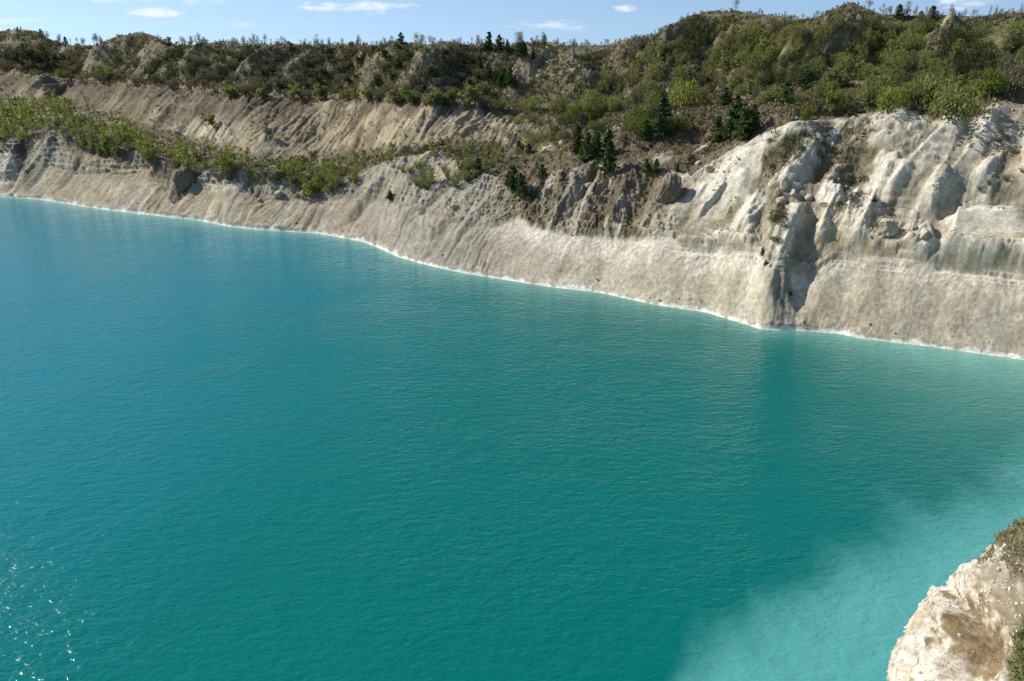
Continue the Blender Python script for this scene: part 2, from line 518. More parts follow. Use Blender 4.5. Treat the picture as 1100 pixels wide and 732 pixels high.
# --- named landforms (spurs and gullies seen on the bank), top to bottom
for pts, amp, wl, wr in [
    # white bluff at the right
    ([(872, 133), (835, 150), (795, 178), (755, 212), (722, 246)], 2.0, 5.0, 3.0),
    ([(1035, 134), (1000, 165), (960, 205), (935, 228)], 2.2, 2.0, 5.0),
    ([(1098, 113), (1068, 135), (1040, 172), (1010, 210), (985, 245)], 2.4, 2.2, 5.0),
    ([(1085, 150), (1065, 185), (1045, 215)], 1.2, 1.6, 3.0),
    ([(1150, 130), (1110, 180), (1085, 222)], 1.8, 2.5, 4.0),
    ([(975, 128), (950, 150), (935, 175)], 1.3, 2.5, 3.0),
    ([(925, 165), (912, 200), (905, 240)], -1.3, 3.0, 2.5),
    ([(905, 205), (890, 235), (875, 270)], 1.7, 2.0, 2.6),
    ([(922, 210), (910, 240), (900, 268)], 1.5, 1.8, 2.0),
    ([(940, 222), (925, 250), (912, 276)], 1.3, 1.6, 1.8),
    ([(880, 225), (868, 255), (858, 290)], -1.4, 1.6, 1.6),
    ([(817, 225), (818, 255), (826, 285), (842, 330), (852, 352)], -0.85, 1.0, 1.7),
    ([(862, 230), (845, 265), (832, 300), (822, 335)], 1.6, 2.4, 3.4),
    ([(880, 265), (866, 300), (856, 345)], -1.0, 2.0, 2.4),
    ([(770, 195), (752, 225), (728, 250)], -0.7, 1.6, 2.4),
    ([(800, 190), (790, 220), (775, 250)], 0.8, 2.0, 2.4),
    ([(1000, 248), (1045, 244), (1110, 243)], 0.9, 2.2, 1.6),
    ([(1000, 283), (1045, 290), (1110, 296)], -0.8, 0.9, 0.8),
    ([(735, 268), (775, 270), (812, 272)], -0.35, 0.6, 0.6),
    # lips: rock shelves that stand out over the wall below
    ([(1000, 268), (1012, 277), (1040, 284), (1075, 287), (1140, 292)], 1.9, 7.0, 0.35),
    ([(996, 238), (1030, 230), (1065, 226), (1140, 223)], -2.0, 2.6, 0.7),
    ([(990, 248), (998, 262), (1004, 276)], 1.1, 0.8, 4.0),
    ([(905, 268), (950, 272), (1000, 277)], 0.8, 3.0, 0.3),
    ([(724, 262), (770, 266), (815, 268)], 0.7, 2.5, 0.3),
    ([(660, 250), (690, 252), (722, 249)], 0.4, 2.0, 0.3),
    ([(566, 242), (600, 248), (640, 253), (670, 255)], 0.6, 2.0, 0.3),
    
    ([(935, 130), (965, 128), (990, 133)], 1.2, 4.0, 1.2),
    ([(930, 150), (950, 146), (970, 152)], 0.8, 2.5, 0.6),
    ([(925, 185), (945, 182), (965, 190)], 0.5, 2.0, 0.5),
    ([(1045, 150), (1062, 140), (1078, 122)], 0.5, 2.0, 1.0),
    ([(960, 190), (948, 215), (940, 235)], -0.8, 0.9, 1.2), ([(985, 185), (968, 212), (955, 235)], -0.7, 0.8, 1.2), ([(1000, 195), (985, 215), (972, 238)], -0.6, 0.8, 1.0),
    ([(1050, 150), (1030, 178), (1008, 205)], -1.0, 1.4, 1.8), ([(1100, 140), (1075, 168), (1058, 190)], -0.8, 1.2, 1.6), ([(1010, 140), (985, 165), (968, 182)], -0.8, 1.2, 1.8),
    ([(862, 160), (830, 190), (812, 215)], -0.7, 1.4, 2.2), ([(885, 150), (862, 185), (838, 212)], 0.9, 1.6, 2.2), ([(905, 160), (885, 185), (872, 205)], -0.8, 1.4, 1.6),
    ([(780, 205), (760, 228), (742, 246)], 0.7, 0.5, 2.0), ([(745, 232), (760, 226), (775, 220)], -0.5, 0.6, 0.5),
    ([(815, 208), (806, 230), (800, 258)], 0.8, 1.4, 1.6), ([(790, 228), (784, 246), (780, 262)], -0.5, 0.8, 1.0),
    ([(88, 178), (120, 182), (160, 180)], 0.8, 2.0, 0.3), ([(92, 186), (125, 189), (158, 186)], 0.6, 1.2, 0.25), ([(212, 197), (240, 195), (268, 193), (290, 198), (330, 206)], 1.4, 2.5, 0.3),
    ([(216, 206), (240, 204), (266, 203)], 0.4, 1.0, 0.25), ([(60, 149), (85, 163), (125, 170), (165, 175), (190, 182)], 1.7, 3.0, 0.3), ([(20, 152), (40, 148), (62, 150)], 0.8, 2.0, 0.4),
    ([(170, 112), (240, 118), (290, 126)], 0.7, 3.0, 0.8), ([(330, 112), (400, 115), (470, 119), (530, 124)], 0.9, 3.0, 0.6),
    # brown fans in the middle
    ([(690, 178), (668, 215), (655, 250)], 1.3, 2.0, 3.0),
    ([(705, 185), (690, 220), (672, 252)], -1.0, 1.6, 1.6),
    ([(660, 188), (640, 215), (622, 248)], 1.2, 1.6, 2.2),
    ([(645, 185), (625, 215), (605, 246)], -1.1, 1.8, 1.4),
    ([(622, 195), (605, 222), (592, 246)], 1.0, 1.4, 1.8),
    ([(600, 200), (585, 222), (575, 240)], -0.8, 1.4, 1.4),
    ([(600, 162), (575, 180), (562, 200)], 0.9, 2.4, 2.4),
    ([(700, 140), (668, 155), (640, 168)], 0.9, 2.0, 3.5),
    ([(770, 158), (745, 172), (728, 184)], 0.7, 1.4, 3.0),
    ([(640, 119), (636, 130), (628, 142)], -1.8, 3.0, 3.0),
    ([(720, 118), (700, 130), (680, 150)], -0.8, 3.0, 3.0),
    ([(760, 120), (735, 135), (715, 155)], 1.0, 4.0, 4.0),
    # apron ribs, middle left
    ([(520, 200), (490, 225), (455, 262)], 0.7, 2.0, 2.0), ([(545, 205), (515, 232), (480, 270)], 0.6, 1.6, 2.2),
    ([(470, 165), (448, 185), (425, 205)], 1.4, 2.5, 3.5), ([(440, 170), (400, 205), (370, 235)], 0.9, 2.0, 2.5),
    ([(500, 190), (465, 220), (430, 250)], -0.8, 2.0, 2.0), ([(420, 195), (390, 225), (372, 245)], -0.8, 2.0, 2.0),
    # left bluffs
    ([(62, 150), (50, 168), (38, 186), (18, 208)], 2.4, 4.5, 4.0), ([(30, 152), (22, 172), (10, 200)], -2.2, 4.0, 3.0),
    ([(92, 168), (78, 190), (62, 212)], -0.9, 2.2, 2.2), ([(165, 178), (172, 192), (185, 208)], -1.6, 2.0, 2.6),
    ([(205, 200), (196, 210), (185, 222)], -1.4, 2.4, 3.5), ([(268, 194), (276, 206), (286, 220)], -1.5, 2.0, 3.0),
    ([(228, 193), (215, 202), (200, 215)], 1.0, 1.6, 3.0), ([(290, 195), (320, 215), (345, 235)], 0.5, 3.0, 3.0),
    # upper slope, white and tan flutes
    ([(200, 105), (178, 125), (160, 142)], 1.6, 3.0, 5.0), ([(228, 110), (205, 130), (185, 150)], -1.0, 3.0, 3.0),
    ([(55, 90), (40, 100), (22, 112)], 2.2, 5.0, 3.0), ([(75, 92), (60, 104), (45, 114)], -1.2, 4.0, 3.0),
    ([(330, 110), (300, 140), (275, 165)], 0.9, 3.0, 3.0), ([(430, 113), (395, 138), (365, 165)], 1.0, 3.0, 3.0),
    ([(480, 116), (450, 138), (425, 158)], 0.9, 2.0, 3.0), ([(520, 118), (495, 135), (478, 152)], 0.8, 2.0, 3.0),
    ([(380, 112), (350, 140), (325, 165)], -0.8, 3.0, 3.0),
    # spoil heaps under the skyline
    ([(595, 48), (572, 70), (548, 98), (535, 112)], 4.6, 6.0, 9.0), ([(605, 52), (618, 75), (640, 100)], 2.0, 6.0, 6.0),
    ([(560, 52), (545, 78), (525, 106)], -3.6, 6.0, 6.0), ([(640, 62), (650, 85), (670, 108)], -2.4, 8.0, 8.0),
    ([(150, 40), (120, 58), (88, 82)], 5.2, 9.0, 9.0), ([(170, 44), (180, 65), (178, 88)], 3.6, 6.0, 9.0),
    ([(205, 52), (180, 70), (155, 88)], -3.6, 7.0, 6.0), ([(235, 48), (212, 68), (190, 90)], 4.2, 6.0, 8.0),
    ([(275, 52), (258, 70), (240, 95)], -3.4, 7.0, 6.0), ([(300, 50), (275, 72), (250, 97)], 3.4, 7.0, 8.0),
    ([(95, 52), (80, 62), (62, 74)], -4.0, 9.0, 8.0), ([(30, 36), (15, 55), (-10, 78)], 4.5, 9.0, 8.0), ([(78, 48), (70, 58), (60, 64)], 1.2, 4.0, 4.0),
    ([(440, 48), (410, 72), (380, 104)], 3.0, 7.0, 7.0), ([(480, 46), (460, 72), (440, 106)], 3.0, 6.0, 7.0), ([(400, 52), (370, 78), (345, 104)], -2.6, 7.0, 7.0),
    ([(350, 52), (325, 75), (300, 100)], 2.8, 7.0, 7.0), ([(515, 50), (500, 75), (485, 105)], -2.6, 6.0, 6.0),
    ([(760, 15), (730, 40), (705, 70)], 4.4, 8.0, 8.0), ([(775, 18), (775, 40), (765, 60)], -4.2, 6.0, 6.0), ([(810, 18), (790, 40), (780, 62)], 4.0, 6.0, 7.0),
    ([(690, 42), (668, 60), (650, 78)], 3.4, 7.0, 7.0), ([(914, 5), (880, 32), (850, 58)], 4.2, 7.0, 9.0), ([(940, 30), (900, 50), (862, 62), (822, 80)], 4.0, 5.0, 6.0),
    ([(880, 24), (850, 40), (830, 60)], -3.6, 7.0, 7.0), ([(1055, 20), (1030, 32), (1008, 45), (990, 60)], 4.2, 5.0, 8.0), ([(1000, 30), (980, 50), (960, 75)], -3.2, 7.0, 7.0),
    ([(1095, 25), (1080, 50), (1070, 80)], 3.0, 7.0, 7.0), ([(960, 20), (930, 55), (900, 85)], -2.8, 6.0, 6.0),
]:
    spur(pts, amp, wl, wr)

# --- weathering: rills down the fall line, knobs, bedding ledges, rubble
wx = 2.2 * fbm(X / 11, Y / 11, 2, 11) + .5 * fbm(X / 2.5, Y / 2.5, 2, 13)
wy = 1.4 * fbm(X / 9, Y / 9, 2, 15)
s, d = S + wx, D + wy
swing = sstep(690, 800, PX) * sstep(0.9, 1.2, gband)
s2 = S * math.cos(R(48)) - D * math.sin(R(48)) + wx
d2 = S * math.sin(R(48)) + D * math.cos(R(48)) + wy
keep = np.where(BB == 6, np.exp(-VV / 8) * 0 + np.clip(VV / 6, 0, 1), 1.0) * sstep(0.0, 0.06, np.where(gband > 0, gband, 0))
crestfade = 1 - 0.75 * sstep(5.7, 6.0, gband) * (BB < 6)
apron, bluff, terr, upper, spoil = soft(-0.5, 0.98, .06), soft(1.0, 1.97, .06), soft(2.0, 2.95), soft(2.9, 4.0), soft(4.6, 6.5, .3)
right = sstep(690, 760, PX)
mid = sstep(540, 590, PX) * (1 - sstep(690, 740, PX))
left = 1 - sstep(330, 420, PX)
smoothap = apron * sstep(500, 560, PX) * (1 - 0.9 * sstep(812, 826, PX) * (1 - sstep(862, 880, PX)))
rill1 = ridged(s / 4.0, d / 26, 2, 21)
rill2 = ridged(s / 1.5, d / 11, 2, 31)
rill3 = ridged(s / 0.55, d / 3.5, 2, 41)
rough_a = .35 + .9 * sstep(-.35, .35, fbm(X / 20, Y / 20, 2, 19))
rill1, rill2, rill3 = rill1 * rough_a, rill2 * rough_a, rill3 * rough_a
knob = np.abs(fbm(s2 / 4.2, d2 / 11, 2, 51, 0.4)) * 2
rill1b, rill2b = ridged(s2 / 5.0, d2 / 22, 2, 23), ridged(s2 / 1.7, d2 / 8, 2, 33)
rill1 = rill1 + (rill1b - rill1) * swing
rill2 = rill2 + (rill2b - rill2) * swing
lump = fbm(X / 1.5, Y / 1.5, 4, 61, 0.6)
fine = fbm(X / 0.5, Y / 0.5, 3, 71, 0.6)
big = fbm(X / 14, Y / 14, 3, 81)
dz = 0
scal = ridged((s + .35 * d) / 1.1, d / 2.6, 3, 47, .6)
dz = dz + apron * (0.05 * rill2 + 0.04 * rill3 + 0.035 * fine + 0.045 * scal + 0.06 * lump * sstep(.3, .9, gband))
dz = dz + apron * sstep(690, 760, PX) * .22 * fbm(s2 / 3.5, d2 / 9, 3, 49) + apron * (1 - smoothap) * (0.30 * rill1 + 0.18 * rill2 + 0.12 * lump)
dz = dz + bluff * (0.35 * rill1 + 0.30 * rill2 * (1 - .55 * right) + 0.10 * rill3 * (1 - .5 * right) + (0.30 - .18 * right) * lump + (0.16 - .09 * right) * fine) + bluff * right * (0.70 * sstep(0, 1, knob) - 0.3 + 0.4 * big)
dz = dz + bluff * right * (0.26 * np.clip(ridged(s2 / 2.6, d2 / 7, 2, 55), -.8, .8) + 0.09 * ridged(s2 / .8, d2 / 2.2, 2, 57))
dz = dz + bluff * mid * (0.6 * rill1 + 0.45 * lump) + bluff * left * 0.35 * lump
dz = dz + terr * (0.45 * lump + 0.6 * big + 0.15 * fine + 0.2 * rill2) + upper * (0.60 * rill1 + 0.36 * rill2 + 0.14 * rill3 + 0.20 * lump + .08 * fine)
dz = dz + spoil * crestfade * (0.75 * ridged(s / 8, d / 30, 3, 45) - 0.3 + 0.55 * lump + 1.0 * big + 0.2 * fine)
dz = dz + soft(4.0, 4.9) * 0.12 * lump
dz = dz + bluff * right * (.13 * ridged(s2 / 0.9, d2 / 9, 2, 171) + .16 * ridged(s2 / 2.2, d2 / 16, 2, 173))
# broken faces: blocks part along sharp joints
jn = fbm((s2 + .4 * d2) / 2.6, d2 / 6.5, 3, 161, .55) * 3.0
jn2 = fbm(X / 1.3, Y / 1.3, 2, 165, .5) * 2.4
brk = lambda q: sstep(.44, .56, q - np.floor(q)) - (q - np.floor(q))
dz = dz + (bluff * (.26 - .09 * right) + apron * sstep(.55, .95, gband) * .10 + upper * .10 + apron * .02) * brk(jn) + (bluff * .10 + apron * .02 + upper * .05) * brk(jn2)
def oval(cx, cy, rx, ry, ang):
    a = R(ang)
    u, v = (PX - cx) * math.cos(a) + (PY - cy) * math.sin(a), -(PX - cx) * math.sin(a) + (PY - cy) * math.cos(a)
    return 1 - sstep(.7, 1.15, np.hypot(u / rx, v / ry))


# clean faces where a slab has slid off lately
clean = np.maximum.reduce([.85 * oval(1068, 252, 78, 26, 3), .7 * oval(782, 205, 30, 84, 42), .6 * oval(985, 190, 22, 62, 40), .6 * oval(1050, 160, 20, 60, 40), .5 * oval(838, 300, 18, 46, 18)])
ZZ += dz * keep * (1 - clean * bluff)
# bedding: the bluffs weather back in shelves
bed = (np.sin(ZZ * 2 * np.pi / 1.15 + 1.6 * fbm(S / 9, D / 9, 2, 5)) + 0.6 * np.sin(ZZ * 2 * np.pi / 0.47 + 2 * fbm(S / 5, D / 5, 2, 6)))
ledge = bluff * (0.10 + 0.14 * left) + soft(0.8, 1.1, .05) * (0.16 * right + .1 * left) + upper * 0.05
ZZ += bed * ledge * keep * sstep(-0.25, 0.35, fbm(S / 12, D / 12, 2, 8))
ZZ[(RR < kr['shore'][None] + 0.01)] = np.minimum(ZZ[(RR < kr['shore'][None] + 0.01)], 0.0)
low = (gband < 0.15) & (BB == 0) & (RR > kr['shore'][None])
ZZ[low] = np.maximum(ZZ[low], 0.03 * (RR - kr['shore'][None])[low])

# --- soils and painted shade
def boxblur(a, n, ax):
    c = np.cumsum(np.concatenate([np.take(a, [0], ax).repeat(n + 1, ax), a, np.take(a, [-1], ax).repeat(n, ax)], ax), ax)
    k = 2 * n + 1
    m_ = a.shape[ax]
    return (np.take(c, range(k, k + m_), ax) - np.take(c, range(0, m_), ax)) / k


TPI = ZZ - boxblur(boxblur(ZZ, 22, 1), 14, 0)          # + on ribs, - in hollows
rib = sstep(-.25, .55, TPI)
gz_r = np.gradient(ZZ, axis=0) / np.maximum(np.gradient(RR, axis=0), 0.02)
gz_a = np.gradient(ZZ, axis=1) / np.maximum(np.gradient(az_all)[None] * RR, 0.02)
steep = np.hypot(gz_r, gz_a)
QX, QY, QD = project(X, Y, ZZ)
n1 = fbm(s / 6, d / 22, 4, 101, 0.6)
n2 = fbm(s / 1.6, d / 10, 3, 111, 0.6)
n3 = fbm(X / 5, Y / 5, 4, 121, 0.6)
n4 = fbm(X / 1.2, Y / 1.2, 3, 131, 0.6)
cols = {k: np.array(v) for k, v in dict(
    rim=(.78, .745, .65), white=(.625, .582, .47), chalk=(.465, .425, .33), grey=(.295, .276, .22), tan=(.325, .275, .18), ochre=(.36, .255, .115), sand=(.41, .34, .205),
    brown=(.125, .098, .064), dark=(.085, .068, .048), straw=(.150, .130, .075), olive=(.092, .090, .040), green=(.085, .105, .035), rust=(.22, .12, .06)).items()}
SOIL = np.zeros(X.shape + (3,))
SOIL[:] = cols['straw']


def lay(colour, mask):
    global SOIL
    m = np.clip(mask, 0, 1)[..., None]
    SOIL = SOIL * (1 - m) + cols[colour] * m


def blob(cx, cy, rx, ry, ang=0.0, edge=0.45, noise=0.5):
    a = R(ang)
    u = (PX - cx) * math.cos(a) + (PY - cy) * math.sin(a)
    v = -(PX - cx) * math.sin(a) + (PY - cy) * math.cos(a)
    q = 1 - np.hypot(u / rx, v / ry) + noise * (n3 + 0.6 * n2)
    return sstep(0, edge, q)


# spoil hills
lay('brown', spoil * sstep(-0.35, 0.2, n3 + .3 * n1) * .85)
lay('olive', spoil * sstep(-0.15, 0.25, fbm(X / 9, Y / 9, 3, 140) + .35 * n4 + .25 * right) * 0.85)
lay('grey', spoil * (1 - right) * sstep(0.3, 0.62, n1 + .5 * n4 + 0.25 * n2) * 0.6)
lay('tan', spoil * (1 - right) * sstep(0.25, 0.6, n2 + .5 * fbm(s / 8, d / 30, 3, 145)) * 0.6)
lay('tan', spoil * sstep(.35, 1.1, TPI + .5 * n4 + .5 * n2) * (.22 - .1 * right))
lay('dark', spoil * sstep(.3, 1.0, -TPI + .3 * n4) * .55)  # darker in the hollows
# bench and track
lay('straw', soft(3.9, 5.1, .2) * .8)
lay('tan', soft(4.1, 4.9, .1) * sstep(-.2, .3, n4) * .7)
# upper slope
lay('tan', upper * (1 - sstep(540, 600, PX)))
lay('brown', upper * sstep(540, 640, PX) * .9)
lay('brown', upper * (1 - sstep(140, 230, PX)) * .75)
lay('sand', upper * sstep(0.0, .4, n2 + .4 * n1) * sstep(250, 330, PX) * (1 - sstep(510, 570, PX)) * .9)
lay('brown', upper * sstep(0.0, .32, n1 + .5 * n2 - .12 + .55 * sstep(3.5, 3.92, gband)) * (1 - sstep(560, 600, PX)) * .9)
lay('brown', upper * sstep(.18, .4, n2 + .35 * n4) * .6)
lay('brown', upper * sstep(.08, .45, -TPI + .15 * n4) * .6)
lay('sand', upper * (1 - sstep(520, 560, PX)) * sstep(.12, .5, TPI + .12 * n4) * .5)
lay('chalk', upper * blob(215, 150, 75, 26, -25) * sstep(-.25, .25, n2) * .9)
lay('grey', upper * blob(300, 150, 60, 26, -20) * sstep(-.15, .3, n1) * .6)
lay('tan', upper * blob(35, 100, 35, 13, -30) * .7)
lay('straw', upper * sstep(.1, .45, n3) * .4)
lay('brown', upper * (1 - sstep(310, 370, PX)) * sstep(3.3, 3.65, gband + .35 * n1 + .15 * n2) * .8)
lay('dark', upper * (1 - sstep(560, 600, PX)) * sstep(.3, .5, n1 + .4 * n4) * .5)
# terrace
lay('brown', terr * .85)
lay('straw', terr * sstep(-.1, .3, n3) * .7)
lay('grey', terr * sstep(0.1, .4, n3 + .6 * n4) * (1 - sstep(420, 480, PX)) * .7)
lay('green', terr * sstep(.1, .5, fbm(X / 6, Y / 6, 3, 150)) * .5)
# bluffs
lay('grey', bluff * left)
lay('tan', bluff * left * sstep(-.1, .3, n1 + .3 * n3) * .8)
lay('brown', bluff * left * sstep(1.45, 1.9, gband + .35 * n3) * .8)
lay('dark', soft(1.8, 2.08, .06) * left * sstep(-.2, .15, n3 + .5 * n4) * .75)  # shadow under the overhanging rim, painted dark into the ground colour
lay('grey', bluff * (1 - left) * (1 - sstep(520, 560, PX)))
lay('tan', bluff * (1 - left) * (1 - sstep(520, 560, PX)) * sstep(-.1, .4, n2 + .3 * n1) * .7)
lay('brown', bluff * mid * .75)
lay('tan', bluff * sstep(520, 560, PX) * (1 - sstep(700, 740, PX)) * sstep(-.2, .25, n1 + .4 * n2) * .75)
lay('chalk', bluff * mid * sstep(.1, .45, n2 + .3 * n3) * .7)
lay('chalk', bluff * right)
lay('white', bluff * right * sstep(0, .4, n1 + .4 * n4) * .7)
lay('grey', bluff * right * sstep(.0, .4, n3 - .1) * .35)
lay('tan', bluff * right * sstep(.15, .5, n2 + .3 * n3) * .55)
lay('brown', bluff * right * (1 - sstep(0.45, 0.95, steep)) * .7)
cleft = sstep(.15, .55, np.gradient(np.gradient(ZZ, axis=1), axis=1) / (np.gradient(az_all)[None] * RR) * 1.6)
lay('straw', bluff * right * sstep(.0, .35, n3 + .3 * n4) * .45)
# aprons
apl = apron * (1 - sstep(350, 420, PX))
lay('tan', apl)
lay('grey', apl * sstep(-.2, .3, n1) * .75)
lay('chalk', apl * sstep(.05, .45, n2 + .5 * n3) * .65)
apm = apron * sstep(350, 420, PX) * (1 - sstep(500, 570, PX))
lay('grey', apm)
lay('brown', apm * sstep(.0, .4, n2 + .3 * n1) * .5)
lay('chalk', apm * sstep(.1, .45, n2 * .8 + .5 * n3) * .5)
apr = apron * sstep(500, 570, PX)
lay('chalk', apr)
lay('grey', apr * (1 - sstep(.25, .75, gband + .25 * n3)) * .28)
lay('tan', apr * sstep(0.0, .4, n2 + .3 * n1) * .4)
lay('tan', apr * sstep(.1, .4, n4 + .3 * n3) * .3)
sA, dA = S * math.cos(R(22)) - D * math.sin(R(22)) + .3 * wx, S * math.sin(R(22)) + D * math.cos(R(22))
st1, st2 = fbm(sA / .8, dA / 9, 3, 181, .6), fbm(sA / 2.4, dA / 16, 3, 185, .6)
lay('grey', apron * sstep(.12, .5, .6 * st1 + .7 * st2) * .38)
lay('white', apr * sstep(.15, .5, -.6 * st1 - .7 * st2) * .45)
lay('tan', apron * sstep(.15, .45, st2) * .4)
lay('white', apr * sstep(.5, .95, gband + .35 * n2 + .2 * n4) * .85)
lay('tan', apr * sstep(850, 900, PX) * sstep(-.3, .3, n1 + .3 * n2) * .3)
# patches told apart on the bank
lay('straw', bluff * blob(900, 178, 68, 52, -20, .4, .9) * .7)
lay('brown', bluff * blob(893, 165, 66, 46, -20, .35, 1.1) * .6)
lay('brown', blob(845, 165, 40, 26, -10) * bluff * .85)
lay('white', bluff * right * sstep(.22, .45, n4 + .5 * n2) * blob(900, 180, 75, 60, -20) * .8)
lay('olive', blob(848, 172, 34, 22, -10) * bluff * .8)
lay('straw', blob(915, 170, 32, 40, -60) * bluff * .75)
lay('brown', blob(880, 200, 45, 18, -55) * bluff * .7)
lay('olive', blob(838, 245, 12, 35, 15) * .75)
lay('dark', blob(842, 325, 12, 30, 8) * .55)  # shadow beside the buttress, painted into the gully
lay('grey', blob(835, 310, 22, 40, -25) * .5)
lay('sand', blob(890, 262, 22, 50, 25) * .8)
lay('ochre', blob(965, 268, 45, 11, 5) * .5)
lay('ochre', blob(1060, 276, 60, 10, 5, .4, .7) * .75)
lay('brown', blob(1062, 281, 56, 5, 5, .4, 1.0) * .6)  # shade of the undercut below the slab, painted as a brown band
lay('white', blob(1050, 255, 55, 18, 3, .3, .2) * .8)
lay('ochre', blob(1075, 178, 24, 40, -50) * .35)
lay('straw', blob(1070, 185, 28, 26, -40) * .5)
lay('dark', blob(1090, 208, 22, 9, -15) * .6)
lay('white', blob(770, 205, 25, 62, 42) * .7)
lay('tan', blob(765, 250, 40, 16, -15) * .4)
lay('brown', blob(700, 205, 34, 34, 0) * .7)
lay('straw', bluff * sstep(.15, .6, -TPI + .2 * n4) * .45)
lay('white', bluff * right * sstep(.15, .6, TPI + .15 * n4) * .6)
lay('rust', blob(560, 198, 26, 5, -20) * .5)
lay('brown', blob(730, 150, 75, 28, -5) * .7)
lay('chalk', blob(668, 143, 22, 3, -22) * .9)
lay('chalk', blob(710, 172, 16, 7, -15) * .7)
lay('chalk', blob(752, 163, 14, 3.5, -38) * .9)
lay('chalk', blob(590, 158, 14, 4, -15) * .9)
lay('grey', blob(612, 215, 20, 36, 35) * .6)
lay('dark', blob(18, 158, 30, 9, 10) * .8)
lay('white', blob(4, 180, 14, 30, 10) * .5)
lay('grey', blob(56, 165, 12, 22, 25) * .8)
lay('dark', blob(178, 185, 10, 9, 30) * .6)
lay('sand', blob(135, 184, 40, 8, 8) * .7)
lay('chalk', blob(240, 202, 26, 8, 5) * .8)
lay('rust', blob(240, 194, 12, 3, -15) * .6)
lay('tan', blob(580, 78, 30, 16, -48) * .8)
lay('tan', blob(600, 60, 18, 16, 0) * .6)
lay('grey', blob(622, 82, 20, 14, 20) * .6)
lay('grey', blob(72, 54, 12, 7, -20) * .85)
lay('tan', blob(85, 72, 20, 6, -35) * .7)
lay('grey', blob(140, 68, 16, 10, -30) * .6)
lay('straw', blob(890, 55, 60, 7, -22) * .8)
lay('tan', blob(1025, 33, 34, 6, -32) * .9)
lay('brown', blob(700, 65, 22, 10, 0) * .6)
lay('brown', blob(914, 8, 30, 7, 0) * .8)
lay('brown', blob(150, 46, 30, 10, 0) * .6)
# wave-washed rim at the waterline
lay('chalk', (1 - sstep(0.7, 1.3, ZZ + .5 * n4 + .4 * n2)) * (BB == 0) * .6)
lay('rim', (1 - sstep(0.18, 0.5, ZZ + .3 * n4 + .5 * n2 + .5 * fbm(S / 5, D / 5, 3, 191))) * (BB == 0))

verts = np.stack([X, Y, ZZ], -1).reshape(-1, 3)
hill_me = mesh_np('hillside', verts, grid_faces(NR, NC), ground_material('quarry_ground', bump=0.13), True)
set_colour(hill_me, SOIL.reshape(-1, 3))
hillside = link('hillside', hill_me, kind='structure')

# what of the bank can be seen from the rim, and a look-up from photograph pixel to ground
EL = np.arctan2(ZZ - H, RR)
vis = EL >= np.maximum.accumulate(EL, axis=0) - 1e-4
vis &= (QX > -150) & (QX < W0 + 150) & (QY > -30) & (QY < H0) & (ZZ > 0.2)
seen = vis & (QX > 0) & (QX < W0) & (QY > 0)
PICK = np.full((int(H0), int(W0)), -1, np.int64)
_vi = np.where(seen.ravel())[0]
_o = _vi[np.argsort(-RR.ravel()[_vi])]
PICK[QY.ravel()[_o].astype(int), QX.ravel()[_o].astype(int)] = _o
GX, GY, GZ, GD, GS = X.ravel(), Y.ravel(), ZZ.ravel(), QD.ravel(), steep.ravel()
GB = gband.ravel()
NXr = NC


def pick(px, py):
    """ground vertex seen at a photograph pixel"""
    px, py = int(round(px)), int(round(py))
    for dy in range(0, 40):
        for yy in (py + dy, py - dy):
            if 0 <= yy < H0:
                for xx in (px, px - 1, px + 1):
                    if 0 <= xx < W0 and PICK[yy, xx] >= 0:
                        return PICK[yy, xx]
    return None


